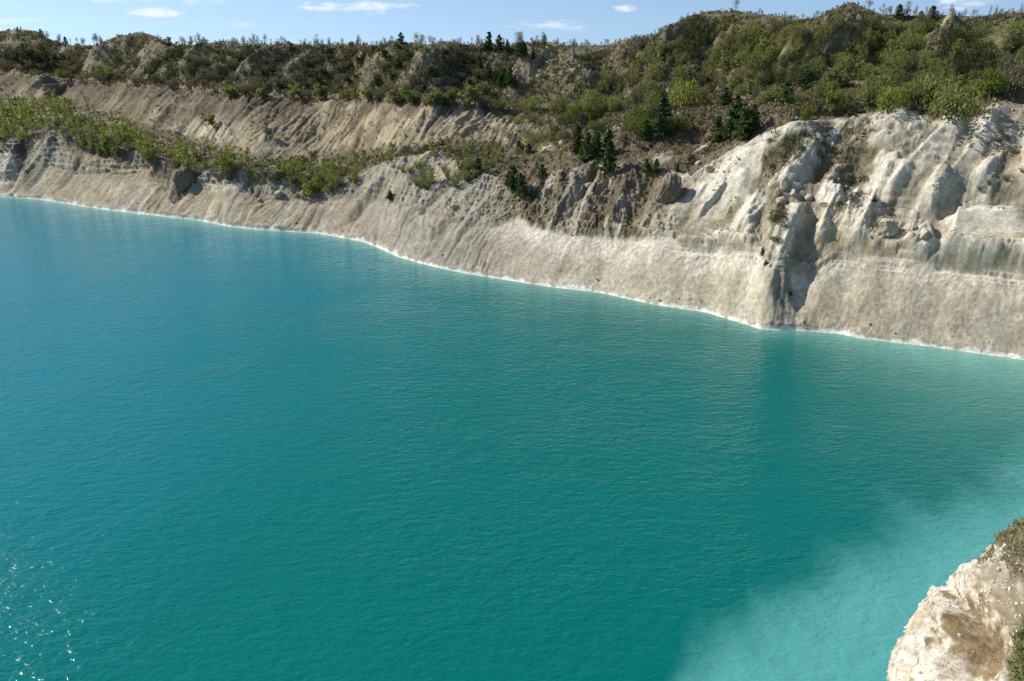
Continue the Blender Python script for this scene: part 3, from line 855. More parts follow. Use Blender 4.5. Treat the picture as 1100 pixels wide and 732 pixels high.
# ------------------------------------------------------------------ lake
def water_material():
    m, nt, out = new_mat('quarry_lake_water')
    L = nt.links.new
    bs = nd(nt, 'ShaderNodeBsdfPrincipled', Roughness=0.06, IOR=1.333)
    bs.inputs['Specular IOR Level'].default_value = 0.4
    at = nd(nt, 'ShaderNodeAttribute', attribute_name='soil')
    tc = nd(nt, 'ShaderNodeTexCoord')
    sp = nd(nt, 'ShaderNodeSeparateColor')
    L(at.outputs['Color'], sp.inputs[0])

    def noise(scale, sx, sy, rot, detail=3.0, rough=0.55, dist=0.0):
        mp = nd(nt, 'ShaderNodeMapping')
        mp.inputs['Scale'].default_value = (sx, sy, 1)
        mp.inputs['Rotation'].default_value = (0, 0, R(rot))
        L(tc.outputs['Object'], mp.inputs['Vector'])
        nz = nd(nt, 'ShaderNodeTexNoise', Scale=scale, Detail=detail, Roughness=rough, Distortion=dist)
        L(mp.outputs[0], nz.inputs['Vector'])
        return nz.outputs['Fac']

    def mth(op, a, b, c=None, clamp=False):
        n = nd(nt, 'ShaderNodeMath', operation=op, use_clamp=clamp)
        for i, v in enumerate((a, b, c)):
            if v is None:
                continue
            if isinstance(v, (int, float)):
                n.inputs[i].default_value = v
            else:
                L(v, n.inputs[i])
        return n.outputs[0]
    # suspended chalk: red = milky plume, green = pale shallows; blue = sky reflection painted into the colour
    wisp = noise(0.22, 1.0, 0.45, 30, 7.0, 0.62, 0.6)
    plume = mth('ADD', sp.outputs[0], mth('MULTIPLY', mth('SUBTRACT', wisp, 0.5), 0.55))
    mr = nd(nt, 'ShaderNodeMapRange', interpolation_type='SMOOTHSTEP')
    L(plume, mr.inputs['Value'])
    mr.inputs['From Min'].default_value = 0.22
    mr.inputs['From Max'].default_value = 1.0
    m1 = nd(nt, 'ShaderNodeMix', data_type='RGBA')
    L(mr.outputs[0], m1.inputs['Factor'])
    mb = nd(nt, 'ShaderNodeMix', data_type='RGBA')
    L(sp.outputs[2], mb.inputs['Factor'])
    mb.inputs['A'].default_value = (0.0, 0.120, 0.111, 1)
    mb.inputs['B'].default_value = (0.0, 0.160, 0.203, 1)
    L(mb.outputs['Result'], m1.inputs['A'])
    m1.inputs['B'].default_value = (0.078, 0.305, 0.292, 1)
    sh = mth('MULTIPLY', sp.outputs[1], mth('ADD', 0.6, mth('MULTIPLY', wisp, 0.8)), clamp=True)
    m2 = nd(nt, 'ShaderNodeMix', data_type='RGBA')
    L(sh, m2.inputs['Factor'])
    L(m1.outputs['Result'], m2.inputs['A'])
    m2.inputs['B'].default_value = (0.15, 0.37, 0.31, 1)
    L(m2.outputs['Result'], bs.inputs['Base Color'])
    # wind ripples
    gust = noise(0.035, 1.0, 1.8, 25, 3.0, 0.6)
    w1 = noise(1.15, 0.6, 1.3, 18, 2.0, 0.5, 0.3)
    w2 = noise(2.9, 0.65, 1.2, -14, 3.0, 0.55, 0.2)
    w3 = noise(0.25, 0.7, 1.2, 30, 2.0, 0.5)
    w4 = noise(7.0, 0.8, 1.1, 40, 2.0, 0.5)
    hgt = mth('MULTIPLY_ADD', w4, 0.028, mth('MULTIPLY_ADD', w2, 0.105, mth('MULTIPLY_ADD', w1, 0.19, mth('MULTIPLY', w3, 0.18))))
    b = nd(nt, 'ShaderNodeBump', Distance=1.0)
    L(hgt, b.inputs['Height'])
    gs = nd(nt, 'ShaderNodeMapRange')
    L(gust, gs.inputs['Value'])
    gs.inputs['From Min'].default_value = 0.35
    gs.inputs['From Max'].default_value = 0.65
    gs.inputs['To Min'].default_value = 0.5
    gs.inputs['To Max'].default_value = 1.0
    L(gs.outputs[0], b.inputs['Strength'])
    L(b.outputs[0], bs.inputs['Normal'])
    L(bs.outputs[0], out.inputs[0])
    return m


waz = np.linspace(R(-100), R(100), 420)
wf = np.concatenate([np.linspace(0.0, 0.9, 190), np.linspace(0.9, 1.0, 90)[1:], [1.03, 1.06]])
shore_w = np.interp(waz, az_all, kr['shore'])
WR = 2.0 + (shore_w[None] + 2 - 2.0) * wf[:, None]
WXX, WYY = WR * np.sin(waz)[None], WR * np.cos(waz)[None]
wpx, wpy, _ = project(WXX, WYY, np.zeros_like(WXX))
# chalk plume drifting off the near wall
t = (wpx - 735) / (1100 - 735)
edge_y = np.where(t < 0, 690 - t * 900, 690 - 205 * np.clip(t, 0, 1.4) ** 0.92)
wob = 26 * fbm(WXX / 9, WYY / 9, 4, 201, 0.6)
milk = sstep(-100, 125, wpy - edge_y + wob)
milk = np.where(wpy > 1000, 1, milk) * sstep(640, 760, wpx + wob)
dist_sh = (shore_w[None] - WR) * np.interp(waz, az_all, radf)[None]
rt = sstep(820, 1050, wpx)
shal = np.exp(-np.maximum(dist_sh, 0) / (2.6 + 8.0 * rt + 1.5 * fbm(WXX / 12, WYY / 12, 2, 207))) * (0.62 + 0.25 * rt)
wc = np.zeros((WXX.size, 3))
wc[:, 0] = milk.ravel()
wc[:, 1] = shal.ravel()
blue = sstep(15, 100, -WXX + .35 * WYY + 9 * fbm(WXX / 25, WYY / 25, 3, 209))  # bluer towards the far left: sky reflection painted into the base colour
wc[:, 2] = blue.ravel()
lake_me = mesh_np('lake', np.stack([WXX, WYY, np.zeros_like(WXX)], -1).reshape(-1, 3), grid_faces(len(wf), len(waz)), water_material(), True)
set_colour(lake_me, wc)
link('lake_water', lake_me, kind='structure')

# ------------------------------------------------------------------ near rim, below and behind the camera
naz = np.radians(np.concatenate([np.linspace(-180, 40, 111)[:-1], np.linspace(40, 60, 61)[:-1], np.linspace(60, 180, 61)]))
nrad = np.array([0, 0.4, 0.8, 1.2, 1.6, 2.0, 2.4, 2.8, 3.2, 3.6, 4.0, 4.4, 4.8, 5.2, 5.6, 6, 6.5, 7, 8, 10, 12, 14, 17, 20, 25, 30, 60, 150, 400, 1200])
NA, NRD = np.meshgrid(naz, nrad)
deg = np.degrees(NA)
edge = 0.75 + 4.3 * sstep(45.5, 50, deg) + np.where(np.abs(deg) > 84, 4000, 0)
slope = 1.9
edge = edge + .22 * fbm(np.sin(NA) * 3, np.cos(NA) * 3, 3, 305)
over = NRD - edge
NZ = 33.3 - slope * (np.sqrt(over ** 2 + .02) + over) / 2
NZ = np.maximum(NZ, -4) + np.where(NRD > edge, 0.3, 0.06) * fbm(NRD * np.sin(NA) / 1.3, NRD * np.cos(NA) / 1.3, 4, 301)
near_me = mesh_np('near_bank', np.stack([NRD * np.sin(NA), NRD * np.cos(NA), NZ], -1).reshape(-1, 3), grid_faces(len(nrad), len(naz)), hill_me.materials[0], True)
nc = np.tile(cols['chalk'], (NA.size, 1))
gmix = sstep(-.2, .3, fbm(NRD * np.sin(NA) / .8, NRD * np.cos(NA) / .8, 4, 307)).ravel()[:, None]
nc = np.where((NRD < edge).ravel()[:, None], cols['straw'] * gmix + cols['green'] * (1 - gmix), nc)
set_colour(near_me, nc)
link('near_bank', near_me, kind='structure')

# ------------------------------------------------------------------ plants
def tube(P, Q, r0, r1, n=4):
    P, Q = np.array(P, float), np.array(Q, float)
    ax = Q - P
    ax /= np.linalg.norm(ax) + 1e-9
    u = np.cross(ax, (0.3, 0.9, 0.2))
    u /= np.linalg.norm(u)
    v = np.cross(ax, u)
    a = np.arange(n) * 2 * np.pi / n
    ring = np.cos(a)[:, None] * u + np.sin(a)[:, None] * v
    vs = np.concatenate([P + ring * r0, Q + ring * r1])
    i = np.arange(n)
    j = (i + 1) % n
    return vs, np.stack([i, j, j + n, i + n], -1)


def join(parts):
    vs, fs, o = [], [], 0
    for v, f in parts:
        vs.append(v); fs.append(f + o); o += len(v)
    return np.concatenate(vs), np.concatenate(fs)


def quads(cen, size, up=0.0, aspect=1.0, g=rng):
    """leaf faces at the given points, turned every way; up pulls their long side towards the vertical"""
    n = len(cen)
    a = g.normal(size=(n, 3))
    a[:, 2] += up * 2.5
    a /= np.linalg.norm(a, axis=1)[:, None]
    b = g.normal(size=(n, 3))
    b -= (b * a).sum(1)[:, None] * a
    b /= np.linalg.norm(b, axis=1)[:, None] + 1e-9
    sz = (size * g.uniform(0.6, 1.4, n))[:, None]
    a, b = a * sz * aspect * 0.5, b * sz * 0.5
    vs = np.stack([cen - a, cen + b * .9, cen + a, cen - b * .9], 1).reshape(-1, 3)
    return vs, np.arange(4 * n).reshape(-1, 4)


MAT = dict(
    birch=leaf_material('birch_leaves', [(.28, .31, .065), (.21, .255, .055), (.33, .325, .09), (.25, .25, .075)], .5),
    fresh=leaf_material('fresh_leaves', [(.12, .175, .035), (.17, .22, .04)], .45),
    shrub=leaf_material('shrub_leaves', [(.200, .215, .075), (.265, .285, .085), (.160, .185, .068), (.250, .232, .12), (.125, .150, .055), (.28, .305, .085), (.225, .205, .12), (.185, .215, .07)], .5),
    grey=leaf_material('grey_twig_leaves', [(.190, .165, .108), (.150, .140, .078), (.22, .195, .125), (.145, .155, .072)], .35),
    pine=leaf_material('pine_needles', [(.060, .098, .036), (.080, .118, .042), (.055, .085, .038)], .3),
    dark=leaf_material('dark_leaves', [(.085, .098, .042), (.060, .075, .032), (.10, .10, .05)], .3),
    bud=leaf_material('opening_buds', [(.32, .31, .17), (.27, .30, .12), (.33, .29, .19)], .6),
    twig=simple_material('grey_twigs', (.24, .21, .17), (.15, .13, .105), 9),
    bark=simple_material('bark', (.10, .085, .07), (.05, .042, .035), 9),
    pale=simple_material('birch_bark', (.34, .32, .28), (.10, .09, .08), 14),
    under=leaf_material('undergrowth_leaves', [(.10, .095, .04)], .25),
)


def stems(n, h, spread, g, r=0.012):
    ps = []
    for i in range(n):
        a = g.uniform(0, 2 * np.pi)
        e = np.array([math.cos(a) * spread * g.uniform(.2, 1), math.sin(a) * spread * g.uniform(.2, 1), h * g.uniform(.6, 1)])
        b = np.array([e[0] * .12, e[1] * .12, -0.06])
        m = b + (e - b) * .5 + np.array([e[0] * .12, e[1] * .12, 0])
        ps += [tube(b, m, r, r * .6, 3), tube(m, e, r * .6, r * .2, 3)]
    return join(ps)


def make_kind(kind, seed):
    """(trunk mesh, crown mesh) of one plant, one metre tall"""
    g = np.random.default_rng(seed)
    if kind == 'birch_sapling':
        lean = g.normal(0, .04, 2)
        top = np.array([lean[0], lean[1], .96])
        ps = [tube((0, 0, -.05), top * .5, .016, .011, 5), tube(top * .5, top, .011, .003, 4)]
        cen = []
        wide = g.uniform(.15, .22)
        for i in range(26):
            f = g.uniform(.12, .95)
            a = g.uniform(0, 2 * np.pi)
            ln = wide * (math.sin(math.pi * min(1, (f * .85 + .12))) ** .8) * g.uniform(.5, 1.15)
            b = top * f
            e = b + np.array([math.cos(a) * ln, math.sin(a) * ln, ln * g.uniform(.5, 1.3)])
            ps.append(tube(b, e, .005, .0015, 3))
            k = g.integers(6, 11)
            t = g.uniform(.25, 1.05, k)[:, None]
            cen.append(b + (e - b) * t + g.normal(0, .028, (k, 3)))
        cr = quads(np.concatenate(cen), .050, .4, 1.4, g)
        return join(ps), cr, 'pale', 'birch'
    if kind == 'willow_shrub':
        tr = stems(16, .85, .5, g, .014)
        n = 1000
        a = g.uniform(0, 2 * np.pi, n)
        lobes = 1 + .22 * np.sin(a * 3 + g.uniform(0, 6)) + .14 * np.sin(a * 5 + g.uniform(0, 6))
        z = g.beta(1.5, 1.25, n)
        rad = .60 * lobes * np.sqrt(np.clip(1 - (z * 1.02 - .32) ** 2 / .52, 0.02, 1)) * np.sqrt(g.uniform(.25, 1.05, n))
        top = 1 + .16 * np.sin(a * 4 + g.uniform(0, 6)) * (rad > .2)
        c = np.stack([np.cos(a) * rad, np.sin(a) * rad, .04 + z * .95 * top], -1) + g.normal(0, .02, (n, 3))
        return tr, quads(c, .042, 1.1, 2.4, g), 'bark', 'shrub'
    if kind == 'bare_bush':
        ps = [stems(34, 1.0, .55, g, .010)]
        n = 420
        a = g.uniform(0, 2 * np.pi, n)
        z = g.uniform(.2, 1, n)
        rad = .55 * z ** .7 * np.sqrt(g.uniform(.1, 1, n))
        c = np.stack([np.cos(a) * rad, np.sin(a) * rad, z * .95 + .05], -1)
        return join(ps), quads(c, .045, 1.0, 2.4, g), 'bark', 'grey'
    if kind == 'pine_tree':
        ps = [tube((0, 0, -.05), (0, 0, .95), .022, .004, 5)]
        cen, sz = [], []
        wide = g.uniform(.27, .37)
        for f in np.linspace(.06, .95, 13):
            for k in range(int(7 - 3 * f)):
                a = g.uniform(0, 2 * np.pi)
                ln = wide * (1.05 - f) ** .75 * g.uniform(.55, 1.2) + .02
                b = np.array([0, 0, f])
                e = b + np.array([math.cos(a) * ln, math.sin(a) * ln, ln * g.uniform(.1, .5)])
                ps.append(tube(b, e, .006, .002, 3))
                q = 9
                t = g.uniform(.2, 1.05, q)[:, None]
                cen.append(b + (e - b) * t + g.normal(0, .022, (q, 3)))
        cen.append(np.array([[0, 0, .95], [0, 0, .98], [0, 0, 1.0]]))
        return join(ps), quads(np.concatenate(cen), .07, .25, 1.6, g), 'bark', 'pine'
    if kind == 'bare_tree':
        ps = [tube((0, 0, -.05), (0, 0, .45), .012, .009, 4), tube((0, 0, .45), (g.normal(0, .03), g.normal(0, .03), .95), .009, .002, 3)]
        tips = []
        for i in range(30):
            f = g.uniform(.22, .85)
            a = g.uniform(0, 2 * np.pi)
            ln = .30 * (1.1 - f) * g.uniform(.6, 1.2)
            b = np.array([0, 0, f])
            e = b + np.array([math.cos(a) * ln, math.sin(a) * ln, ln * g.uniform(.8, 1.9)])
            ps.append(tube(b, e, .005, .0015, 3))
            for j in range(4):
                t = g.uniform(.3, .95)
                q = b + (e - b) * t
                w = q + g.normal(0, .05, 3) + np.array([0, 0, .07])
                ps.append(tube(q, w, .0025, .001, 3))
                tips.append(w); tips.append(q * .4 + w * .6)
        c = np.array(tips)
        return join(ps), quads(c[g.random(len(c)) < .6], .026, .7, 1.8, g), 'twig', 'bud'
    if kind == 'leafy_tree':
        ps = [tube((0, 0, -.05), (0, 0, .5), .028, .018, 5)]
        cen = []
        for i in range(15):
            a = g.uniform(0, 2 * np.pi)
            rad = .34 * math.sqrt(g.uniform(.02, 1))
            z = g.uniform(.30, .86) - rad * .22
            e = np.array([math.cos(a) * rad, math.sin(a) * rad, z])
            ps.append(tube((0, 0, max(.12, z - .25)), e, .010, .004, 3))
            k = 90
            q = g.normal(size=(k, 3))
            q /= np.linalg.norm(q, axis=1)[:, None]
            cen.append(e + q * np.array([.15, .15, .12]) * g.uniform(.4, 1.1, (k, 1)))
        return join(ps), quads(np.concatenate(cen), .050, .2, 1.3, g), 'bark', 'fresh'


PROTO = {}
for kind, nv in (('birch_sapling', 6), ('willow_shrub', 6), ('bare_bush', 4), ('pine_tree', 6), ('bare_tree', 5), ('leafy_tree', 4)):
    for v in range(nv):
        (tv, tf), (cv, cf), tm, cm = make_kind(kind, 1000 + 37 * v + len(kind))
        PROTO[kind, v] = (mesh_np(kind + '_trunk', tv, tf, MAT[tm]), mesh_np(kind + '_crown', cv, cf, MAT[cm]))
NV = {}
for k, v in PROTO:
    NV[k] = max(NV.get(k, 0), v + 1)
ALT = {}


def recoloured(me, mat):
    """the same crown mesh with other foliage"""
    key = (me.name, mat)
    if key not in ALT:
        c = me.copy()
        c.materials.clear()
        c.materials.append(MAT[mat])
        ALT[key] = c
    return ALT[key]


CATEGORY = dict(birch_sapling='birch', willow_shrub='shrub', bare_bush='bush', pine_tree='pine', bare_tree='tree', leafy_tree='tree')
FIRST = {}
COUNT = {}


def plant(kind, px, py, hpx, label, group=None, wide=1.0, mat=None, name=None):
    """one plant on the ground seen at a photograph pixel: an Empty with a trunk and a crown"""
    i = pick(px, py)
    if i is None:
        return
    v = random.randrange(NV[kind])
    key = (kind, v, mat)
    if key not in FIRST:
        root = bpy.data.objects.new(kind, None)
        tm, cm = PROTO[kind, v]
        tr = bpy.data.objects.new('trunk', tm)
        cr = bpy.data.objects.new('crown', recoloured(cm, mat) if mat else cm)
        FIRST[key] = (root, tr, cr)
        kids = (tr, cr)
    else:
        root = FIRST[key][0].copy()
        kids = [o.copy() for o in FIRST[key][1:]]
    root.name = name or kind
    COL.objects.link(root)
    for k in kids:
        COL.objects.link(k)
        k.parent = root
    sc = hpx * GD[i] / F0
    root.location = (GX[i], GY[i], GZ[i] - 0.04 * sc)
    root.rotation_euler = (random.gauss(0, .04), random.gauss(0, .04), random.uniform(0, 6.28))
    w = sc * wide * random.uniform(.88, 1.12)
    root.scale = (w, w, sc)
    root.empty_display_size = 0.2
    root['label'] = label
    root['category'] = CATEGORY[kind]
    if 'group' in root:
        del root['group']
    if group:
        root['group'] = group
    COUNT[kind] = COUNT.get(kind, 0) + 1
    return root


def inside(px, py, poly):
    c = False
    j = len(poly) - 1
    for i in range(len(poly)):
        (xi, yi), (xj, yj) = poly[i], poly[j]
        if (yi > py) != (yj > py) and px < (xj - xi) * (py - yi) / (yj - yi) + xi:
            c = not c
        j = i
    return c


RIB = rib.ravel()
SPLIT = re.compile(r' (in|on|at|along|over|around|under|behind|among|above|where|below|between|right of|left of) ')


def name_members(rows, label):
    """rows: (px, py, hpx, object). Extremes get a label of their own, the rest their size and side."""
    rows = [r for r in rows if r[3] is not None]
    if not rows:
        return
    m = SPLIT.search(label)
    head, where = label[:m.start()], label[m.start() + 1:]
    xs = sorted(r[0] for r in rows)
    hs = sorted(r[2] for r in rows)
    n = len(rows)
    x1, x2, h1, h2 = xs[n // 3], xs[2 * n // 3], hs[n // 3], hs[2 * n // 3]
    ys = sorted(r[1] for r in rows)
    ym = ys[n // 2]
    flat = ys[-1] - ys[0] < 14
    ext = {}
    for key, word in ((lambda r: -r[2], 'tallest'), (lambda r: r[0], 'leftmost'), (lambda r: -r[0], 'rightmost'), (lambda r: r[1], 'uppermost'), (lambda r: -r[1], 'lowest standing'), (lambda r: r[2], 'smallest')):
        r = min((q for q in rows if id(q) not in ext), key=key, default=None)
        if r is not None:
            ext[id(r)] = word
    for r in rows:
        if id(r) in ext:
            lab = f'{ext[id(r)]} {head} {where}'
        else:
            size = 'small' if r[2] < h1 else ('mid-sized' if r[2] < h2 else 'big')
            side = 'far left' if r[0] < xs[n // 4] else ('left' if r[0] < xs[n // 2] else ('right' if r[0] < xs[3 * n // 4] else 'far right'))
            lev = '' if flat else ('upper ' if r[1] < ys[n // 3] else ('middle ' if r[1] < ys[2 * n // 3] else 'lower '))
            h = re.sub(r'^(small|large|tall|low|big) ', '', head)
            lab = f'{size} {h} {where}, {lev}{side} part'
        if len(lab.split()) > 16:
            lab = lab.replace(' part', '')
        w_ = lab.split()
        if len(w_) > 16:
            print('LONG', lab)
        r[3]['label'] = lab


def thicket(kind, poly, n, hlo, hhi, label, group, gap=5.0, mat=None, wide=1.0, slope_max=3.0):
    """n plants of one kind over a stretch of bank"""
    xs, ys = [p[0] for p in poly], [p[1] for p in poly]
    pts, tries, rows = [], 0, []
    while len(pts) < n and tries < n * 60:
        tries += 1
        x, y = random.uniform(min(xs), max(xs)), random.uniform(min(ys), max(ys))
        if not inside(x, y, poly):
            continue
        if float(fbm(np.array(x / 26.0), np.array(y / 13.0), 2, 400)) + random.uniform(-.3, .3) < (.02 if kind == 'birch_sapling' else -.18):
            continue
        i0 = pick(x, y)
        if i0 is None or (GB[i0] > 4.7 and RIB[i0] > random.uniform(.5, 1.15)):
            continue
        if any((x - a) ** 2 + ((y - b) * 1.7) ** 2 < gap * gap for a, b in pts):
            continue
        pts.append((x, y))
        t = random.random() ** 1.5
        hp = (hlo + (hhi - hlo) * t) * (.86 if kind == 'willow_shrub' and x > 640 and y < 116 else 1)
        rows.append((x, y, hp, plant(kind, x, y, hp, label, group, wide * random.uniform(.85, 1.25), mat)))
    name_members(rows, label)


def along(kind, line, n, hlo, hhi, label, group, jit=2.0, mat=None, wide=1.0):
    """n plants spaced along a line of the bank"""
    p = np.array(line, float)
    rows = []
    for k in range(n):
        x = p[0, 0] + (p[-1, 0] - p[0, 0]) * min(1, max(0, (k + random.gauss(.3, 1.3)) / n))
        y = np.interp(x, p[:, 0], p[:, 1]) + random.uniform(0, jit)
        if n > 20 and float(fbm(np.array(x / 17.0), np.array(n * 1.3), 2, 430)) < -.12 and random.random() < .75:
            continue
        hp = hlo + (hhi - hlo) * random.random() ** 1.6 * (.55 + .6 * random.random())
        rows.append((x, y, hp, plant(kind, x, y, hp, label, group, wide * random.uniform(.8, 1.2), mat)))
    name_members(rows, label)


# --- birches on the lower terrace
thicket('birch_sapling', [(0, 112), (48, 112), (95, 132), (70, 150), (40, 150), (0, 148)], 44, 13, 27,
        'yellow-green young birch in the far left terrace thicket', 'birches at the left end of the terrace', 4.5)
thicket('birch_sapling', [(70, 150), (95, 132), (150, 145), (190, 160), (190, 183), (150, 178), (100, 168)], 44, 13, 27,
        'yellow-green young birch above the banded ledge', 'birches above the banded ledge', 4.5)
thicket('birch_sapling', [(190, 160), (265, 176), (290, 180), (290, 196), (240, 192), (195, 186)], 34, 12, 24,
        'yellow-green young birch behind the round earth knob', 'birches behind the earth knob', 4.5)
thicket('birch_sapling', [(290, 180), (335, 182), (392, 172), (392, 192), (352, 214), (305, 208), (290, 197)], 40, 13, 25,
        'yellow-green young birch at the right end of the terrace', 'birches at the right end of the terrace belt', 4.5)
thicket('birch_sapling', [(455, 160), (520, 158), (545, 172), (520, 190), (490, 190), (470, 178)], 22, 12, 24,
        'young birch in the small hollow behind the pale central mound', 'birches behind the central mound', 5)
along('birch_sapling', [(20, 116), (75, 112), (120, 126)], 12, 10, 17, 'young birch at the foot of the dark left slope', 'birches at the foot of the left slope', 6)
for x, y, h, lab in [(113, 165, 28, 'wide bright yellow-green birch standing tallest in the left terrace belt'), (120, 167, 24, 'bright birch just right of the widest yellow-green birch on the terrace'),
                     (5, 160, 12, 'lone small birch in front of the dark rocks at the far left'), (417, 178, 18, 'lone thin birch left of the pale central mound'),
                     (333, 214, 20, 'birch standing lowest down the bank below the terrace belt'), (463, 197, 22, 'pale yellow birch on the top of the central mound'),
                     (482, 222, 11, 'small birch alone on the ribbed grey slope under the central mound'), (500, 172, 20, 'yellow birch right of the central mound crest')]:
    plant('birch_sapling', x, y, h, lab, None, 1.3)
# dark firs in the belt and on the ribbed slope
thicket('willow_shrub', [(0, 116), (60, 116), (110, 136), (200, 162), (290, 182), (390, 178), (350, 210), (250, 192), (190, 182), (120, 168), (0, 148)], 44, 6, 12,
        'low fresh green shrub among the terrace birches', 'low shrubs among the terrace birches', 6, 'birch', 1.2)
thicket('bare_bush', [(0, 120), (90, 140), (200, 176), (330, 196), (390, 180), (350, 214), (200, 186), (60, 152)], 34, 6, 12,
        'low grey-brown leafless bush among the terrace birches', 'bushes among the terrace birches', 6, wide=1.3)
thicket('bare_bush', [(415, 190), (470, 172), (540, 180), (500, 200), (460, 212), (430, 210)], 16, 8, 14,
        'low brown bush on the ribbed slope under the central mound', 'bushes under the central mound', 7, 'shrub', 1.3)
# --- foot of the spoil hills, along the track
along('leafy_tree', [(245, 103), (350, 106), (430, 110), (540, 117)], 26, 13, 22, 'rounded olive tree along the middle of the track', 'trees along the track', 2, 'shrub', 1.0)
along('bare_bush', [(110, 88), (200, 95), (330, 104), (560, 117)], 36, 8, 14, 'low brown bush along the left track', 'bushes along the track', 2, None, 1.2)
along('willow_shrub', [(560, 117), (640, 117), (700, 115)], 14, 10, 20, 'olive shrub along the track behind the dark cutting', 'shrubs behind the cutting', 2, None, 1.1)
for x, y, h, k, m, lab in [(112, 84, 18, 'leafy_tree', 'birch', 'bright yellow-green round tree on the track under the left dome'),
                           (68, 86, 13, 'leafy_tree', None, 'dark green bushy tree at the start of the left track'),
                           (440, 112, 17, 'leafy_tree', None, 'broad low green tree standing on the very edge of the track'),
                           (487, 112, 19, 'leafy_tree', None, 'broad green tree on the edge of the track right of the broad low one'),
                           (510, 112, 24, 'leafy_tree', 'shrub', 'tall pale olive tree beside the track in front of the conifers'),
                           (36, 70, 26, 'leafy_tree', 'dark', 'big dark round tree in the hollow between the left domes'),
                           (24, 72, 20, 'leafy_tree', 'dark', 'dark tree left of the big round one in the left hollow'),
                           (48, 72, 18, 'leafy_tree', 'dark', 'dark tree right of the big round one in the left hollow'),
                           (62, 69, 13, 'leafy_tree', 'dark', 'small dark tree at the foot of the pale scar on the left'),
                           (230, 136, 14, 'leafy_tree', None, 'lone green bush on the white upper slope'),
                           (288, 146, 11, 'leafy_tree', 'shrub', 'lone olive bush on the tan upper slope')]:
    plant(k, x, y, h, lab, None, 1.25, m)
# --- scrub on the left spoil hills
thicket('bare_bush', [(0, 55), (50, 60), (110, 66), (90, 80), (0, 76)], 26, 7, 12, 'grey-brown scrub bush on the far left dome', 'scrub on the far left dome', 6, None, 1.3)
thicket('bare_bush', [(115, 70), (160, 62), (200, 60), (290, 60), (250, 96), (120, 88)], 40, 6, 11, 'grey-brown scrub bush on the left cone heaps', 'scrub on the cone heaps', 8, None, 1.1)
thicket('willow_shrub', [(115, 70), (160, 62), (200, 60), (290, 60), (250, 96), (120, 88)], 16, 6, 11, 'dull green shrub on the left cone heaps', 'green shrubs on the cone heaps', 6.5, 'dark', 1.1)
thicket('bare_bush', [(290, 58), (430, 54), (530, 58), (525, 108), (420, 106), (250, 98)], 62, 7, 13, 'grey-brown scrub bush on the long middle spoil slope', 'scrub on the middle spoil slope', 6.5, None, 1.1)
thicket('leafy_tree', [(290, 60), (430, 56), (530, 60), (525, 104), (420, 104), (270, 98)], 46, 8, 15, 'small dull green tree on the long middle spoil slope', 'trees on the middle spoil slope', 7, 'dark', .9)
# --- conifers of the middle gully
along('pine_tree', [(512, 62), (530, 78), (552, 92)], 13, 12, 19, 'dark conifer in the shaded gully left of the bare cone', 'conifers in the middle gully', 14)
along('pine_tree', [(545, 52), (560, 56), (575, 60)], 8, 10, 16, 'dark conifer at the head of the middle gully', 'conifers at the gully head', 6)
for x, y, h, lab in [(524, 54, 19, 'tallest dark conifer breaking the skyline at the middle'), (536, 53, 15, 'second dark conifer on the middle skyline'),
                     (431, 47, 12, 'small dark conifer alone on the skyline left of the middle'), (585, 46, 9, 'tiny dark fir on the tip of the bare cone'),
                     (70, 45, 8, 'tiny dark fir on the skyline by the far left dome'), (45, 40, 9, 'dark round fir on the shoulder of the far left dome')]:
    plant('pine_tree', x, y, h, lab, None, 1.3)
# --- skyline trees
along('bare_tree', [(20, 35), (60, 46), (115, 49)], 26, 7, 13, 'thin leafless tree on the skyline over the far left hollow', 'bare trees over the left hollow', 2, None, 1.2)
along('bare_tree', [(182, 47), (200, 49), (290, 50)], 52, 8, 16, 'thin leafless tree on the skyline over the cone heaps', 'bare trees over the cone heaps', 3, None, 1.2)
along('bare_tree', [(290, 50), (400, 51), (520, 49)], 84, 8, 17, 'thin leafless tree on the long middle skyline', 'bare trees on the middle skyline', 4, None, 1.2)
along('leafy_tree', [(182, 48), (250, 50), (300, 51), (400, 52), (520, 52)], 26, 6, 12, 'green tree on the skyline left of the conifers', 'green trees on the left skyline', 4, 'shrub', 1.0)
along('bare_tree', [(540, 52), (580, 48), (632, 58)], 12, 11, 20, 'thin leafless tree on the skyline around the bare cone', 'bare trees around the bare cone', 3, None, 1.2)
along('bare_tree', [(640, 52), (700, 40), (745, 20)], 9, 7, 13, 'leafless tree on the skyline left of the broad peak', 'bare trees on the rising skyline', 2, None, 1.3)
along('bare_tree', [(815, 17), (860, 22), (890, 16)], 9, 6, 11, 'leafless tree between the broad and the pointed peak', 'bare trees between the peaks', 2, None, 1.3)
along('bare_tree', [(945, 17), (1010, 19), (1098, 17)], 60, 8, 19, 'tall leafless tree on the skyline at the far right', 'bare trees on the right skyline', 4, None, 1.0)
for x, y, h, w, lab in [(790, 13, 14, 1.9, 'round leafless tree standing alone on the broad peak'), (932, 12, 14, 1.8, 'leafless tree right beside the pointed peak'),
                        (947, 17, 13, 1.8, 'second leafless tree right of the pointed peak'), (630, 57, 15, 1.6, 'leafless tree in the notch right of the bare cone')]:
    plant('bare_tree', x, y, h, lab, None, w)
plant('pine_tree', 967, 20, 15, 'dark forked pine on the skyline right of the pointed peak', None, 1.4)
plant('pine_tree', 1000, 21, 14, 'dark ragged pine on the skyline left of the sandy scar', None, 1.8)
plant('pine_tree', 988, 21, 9, 'small dark pine on the skyline between the forked and the ragged pine', None, 1.5)
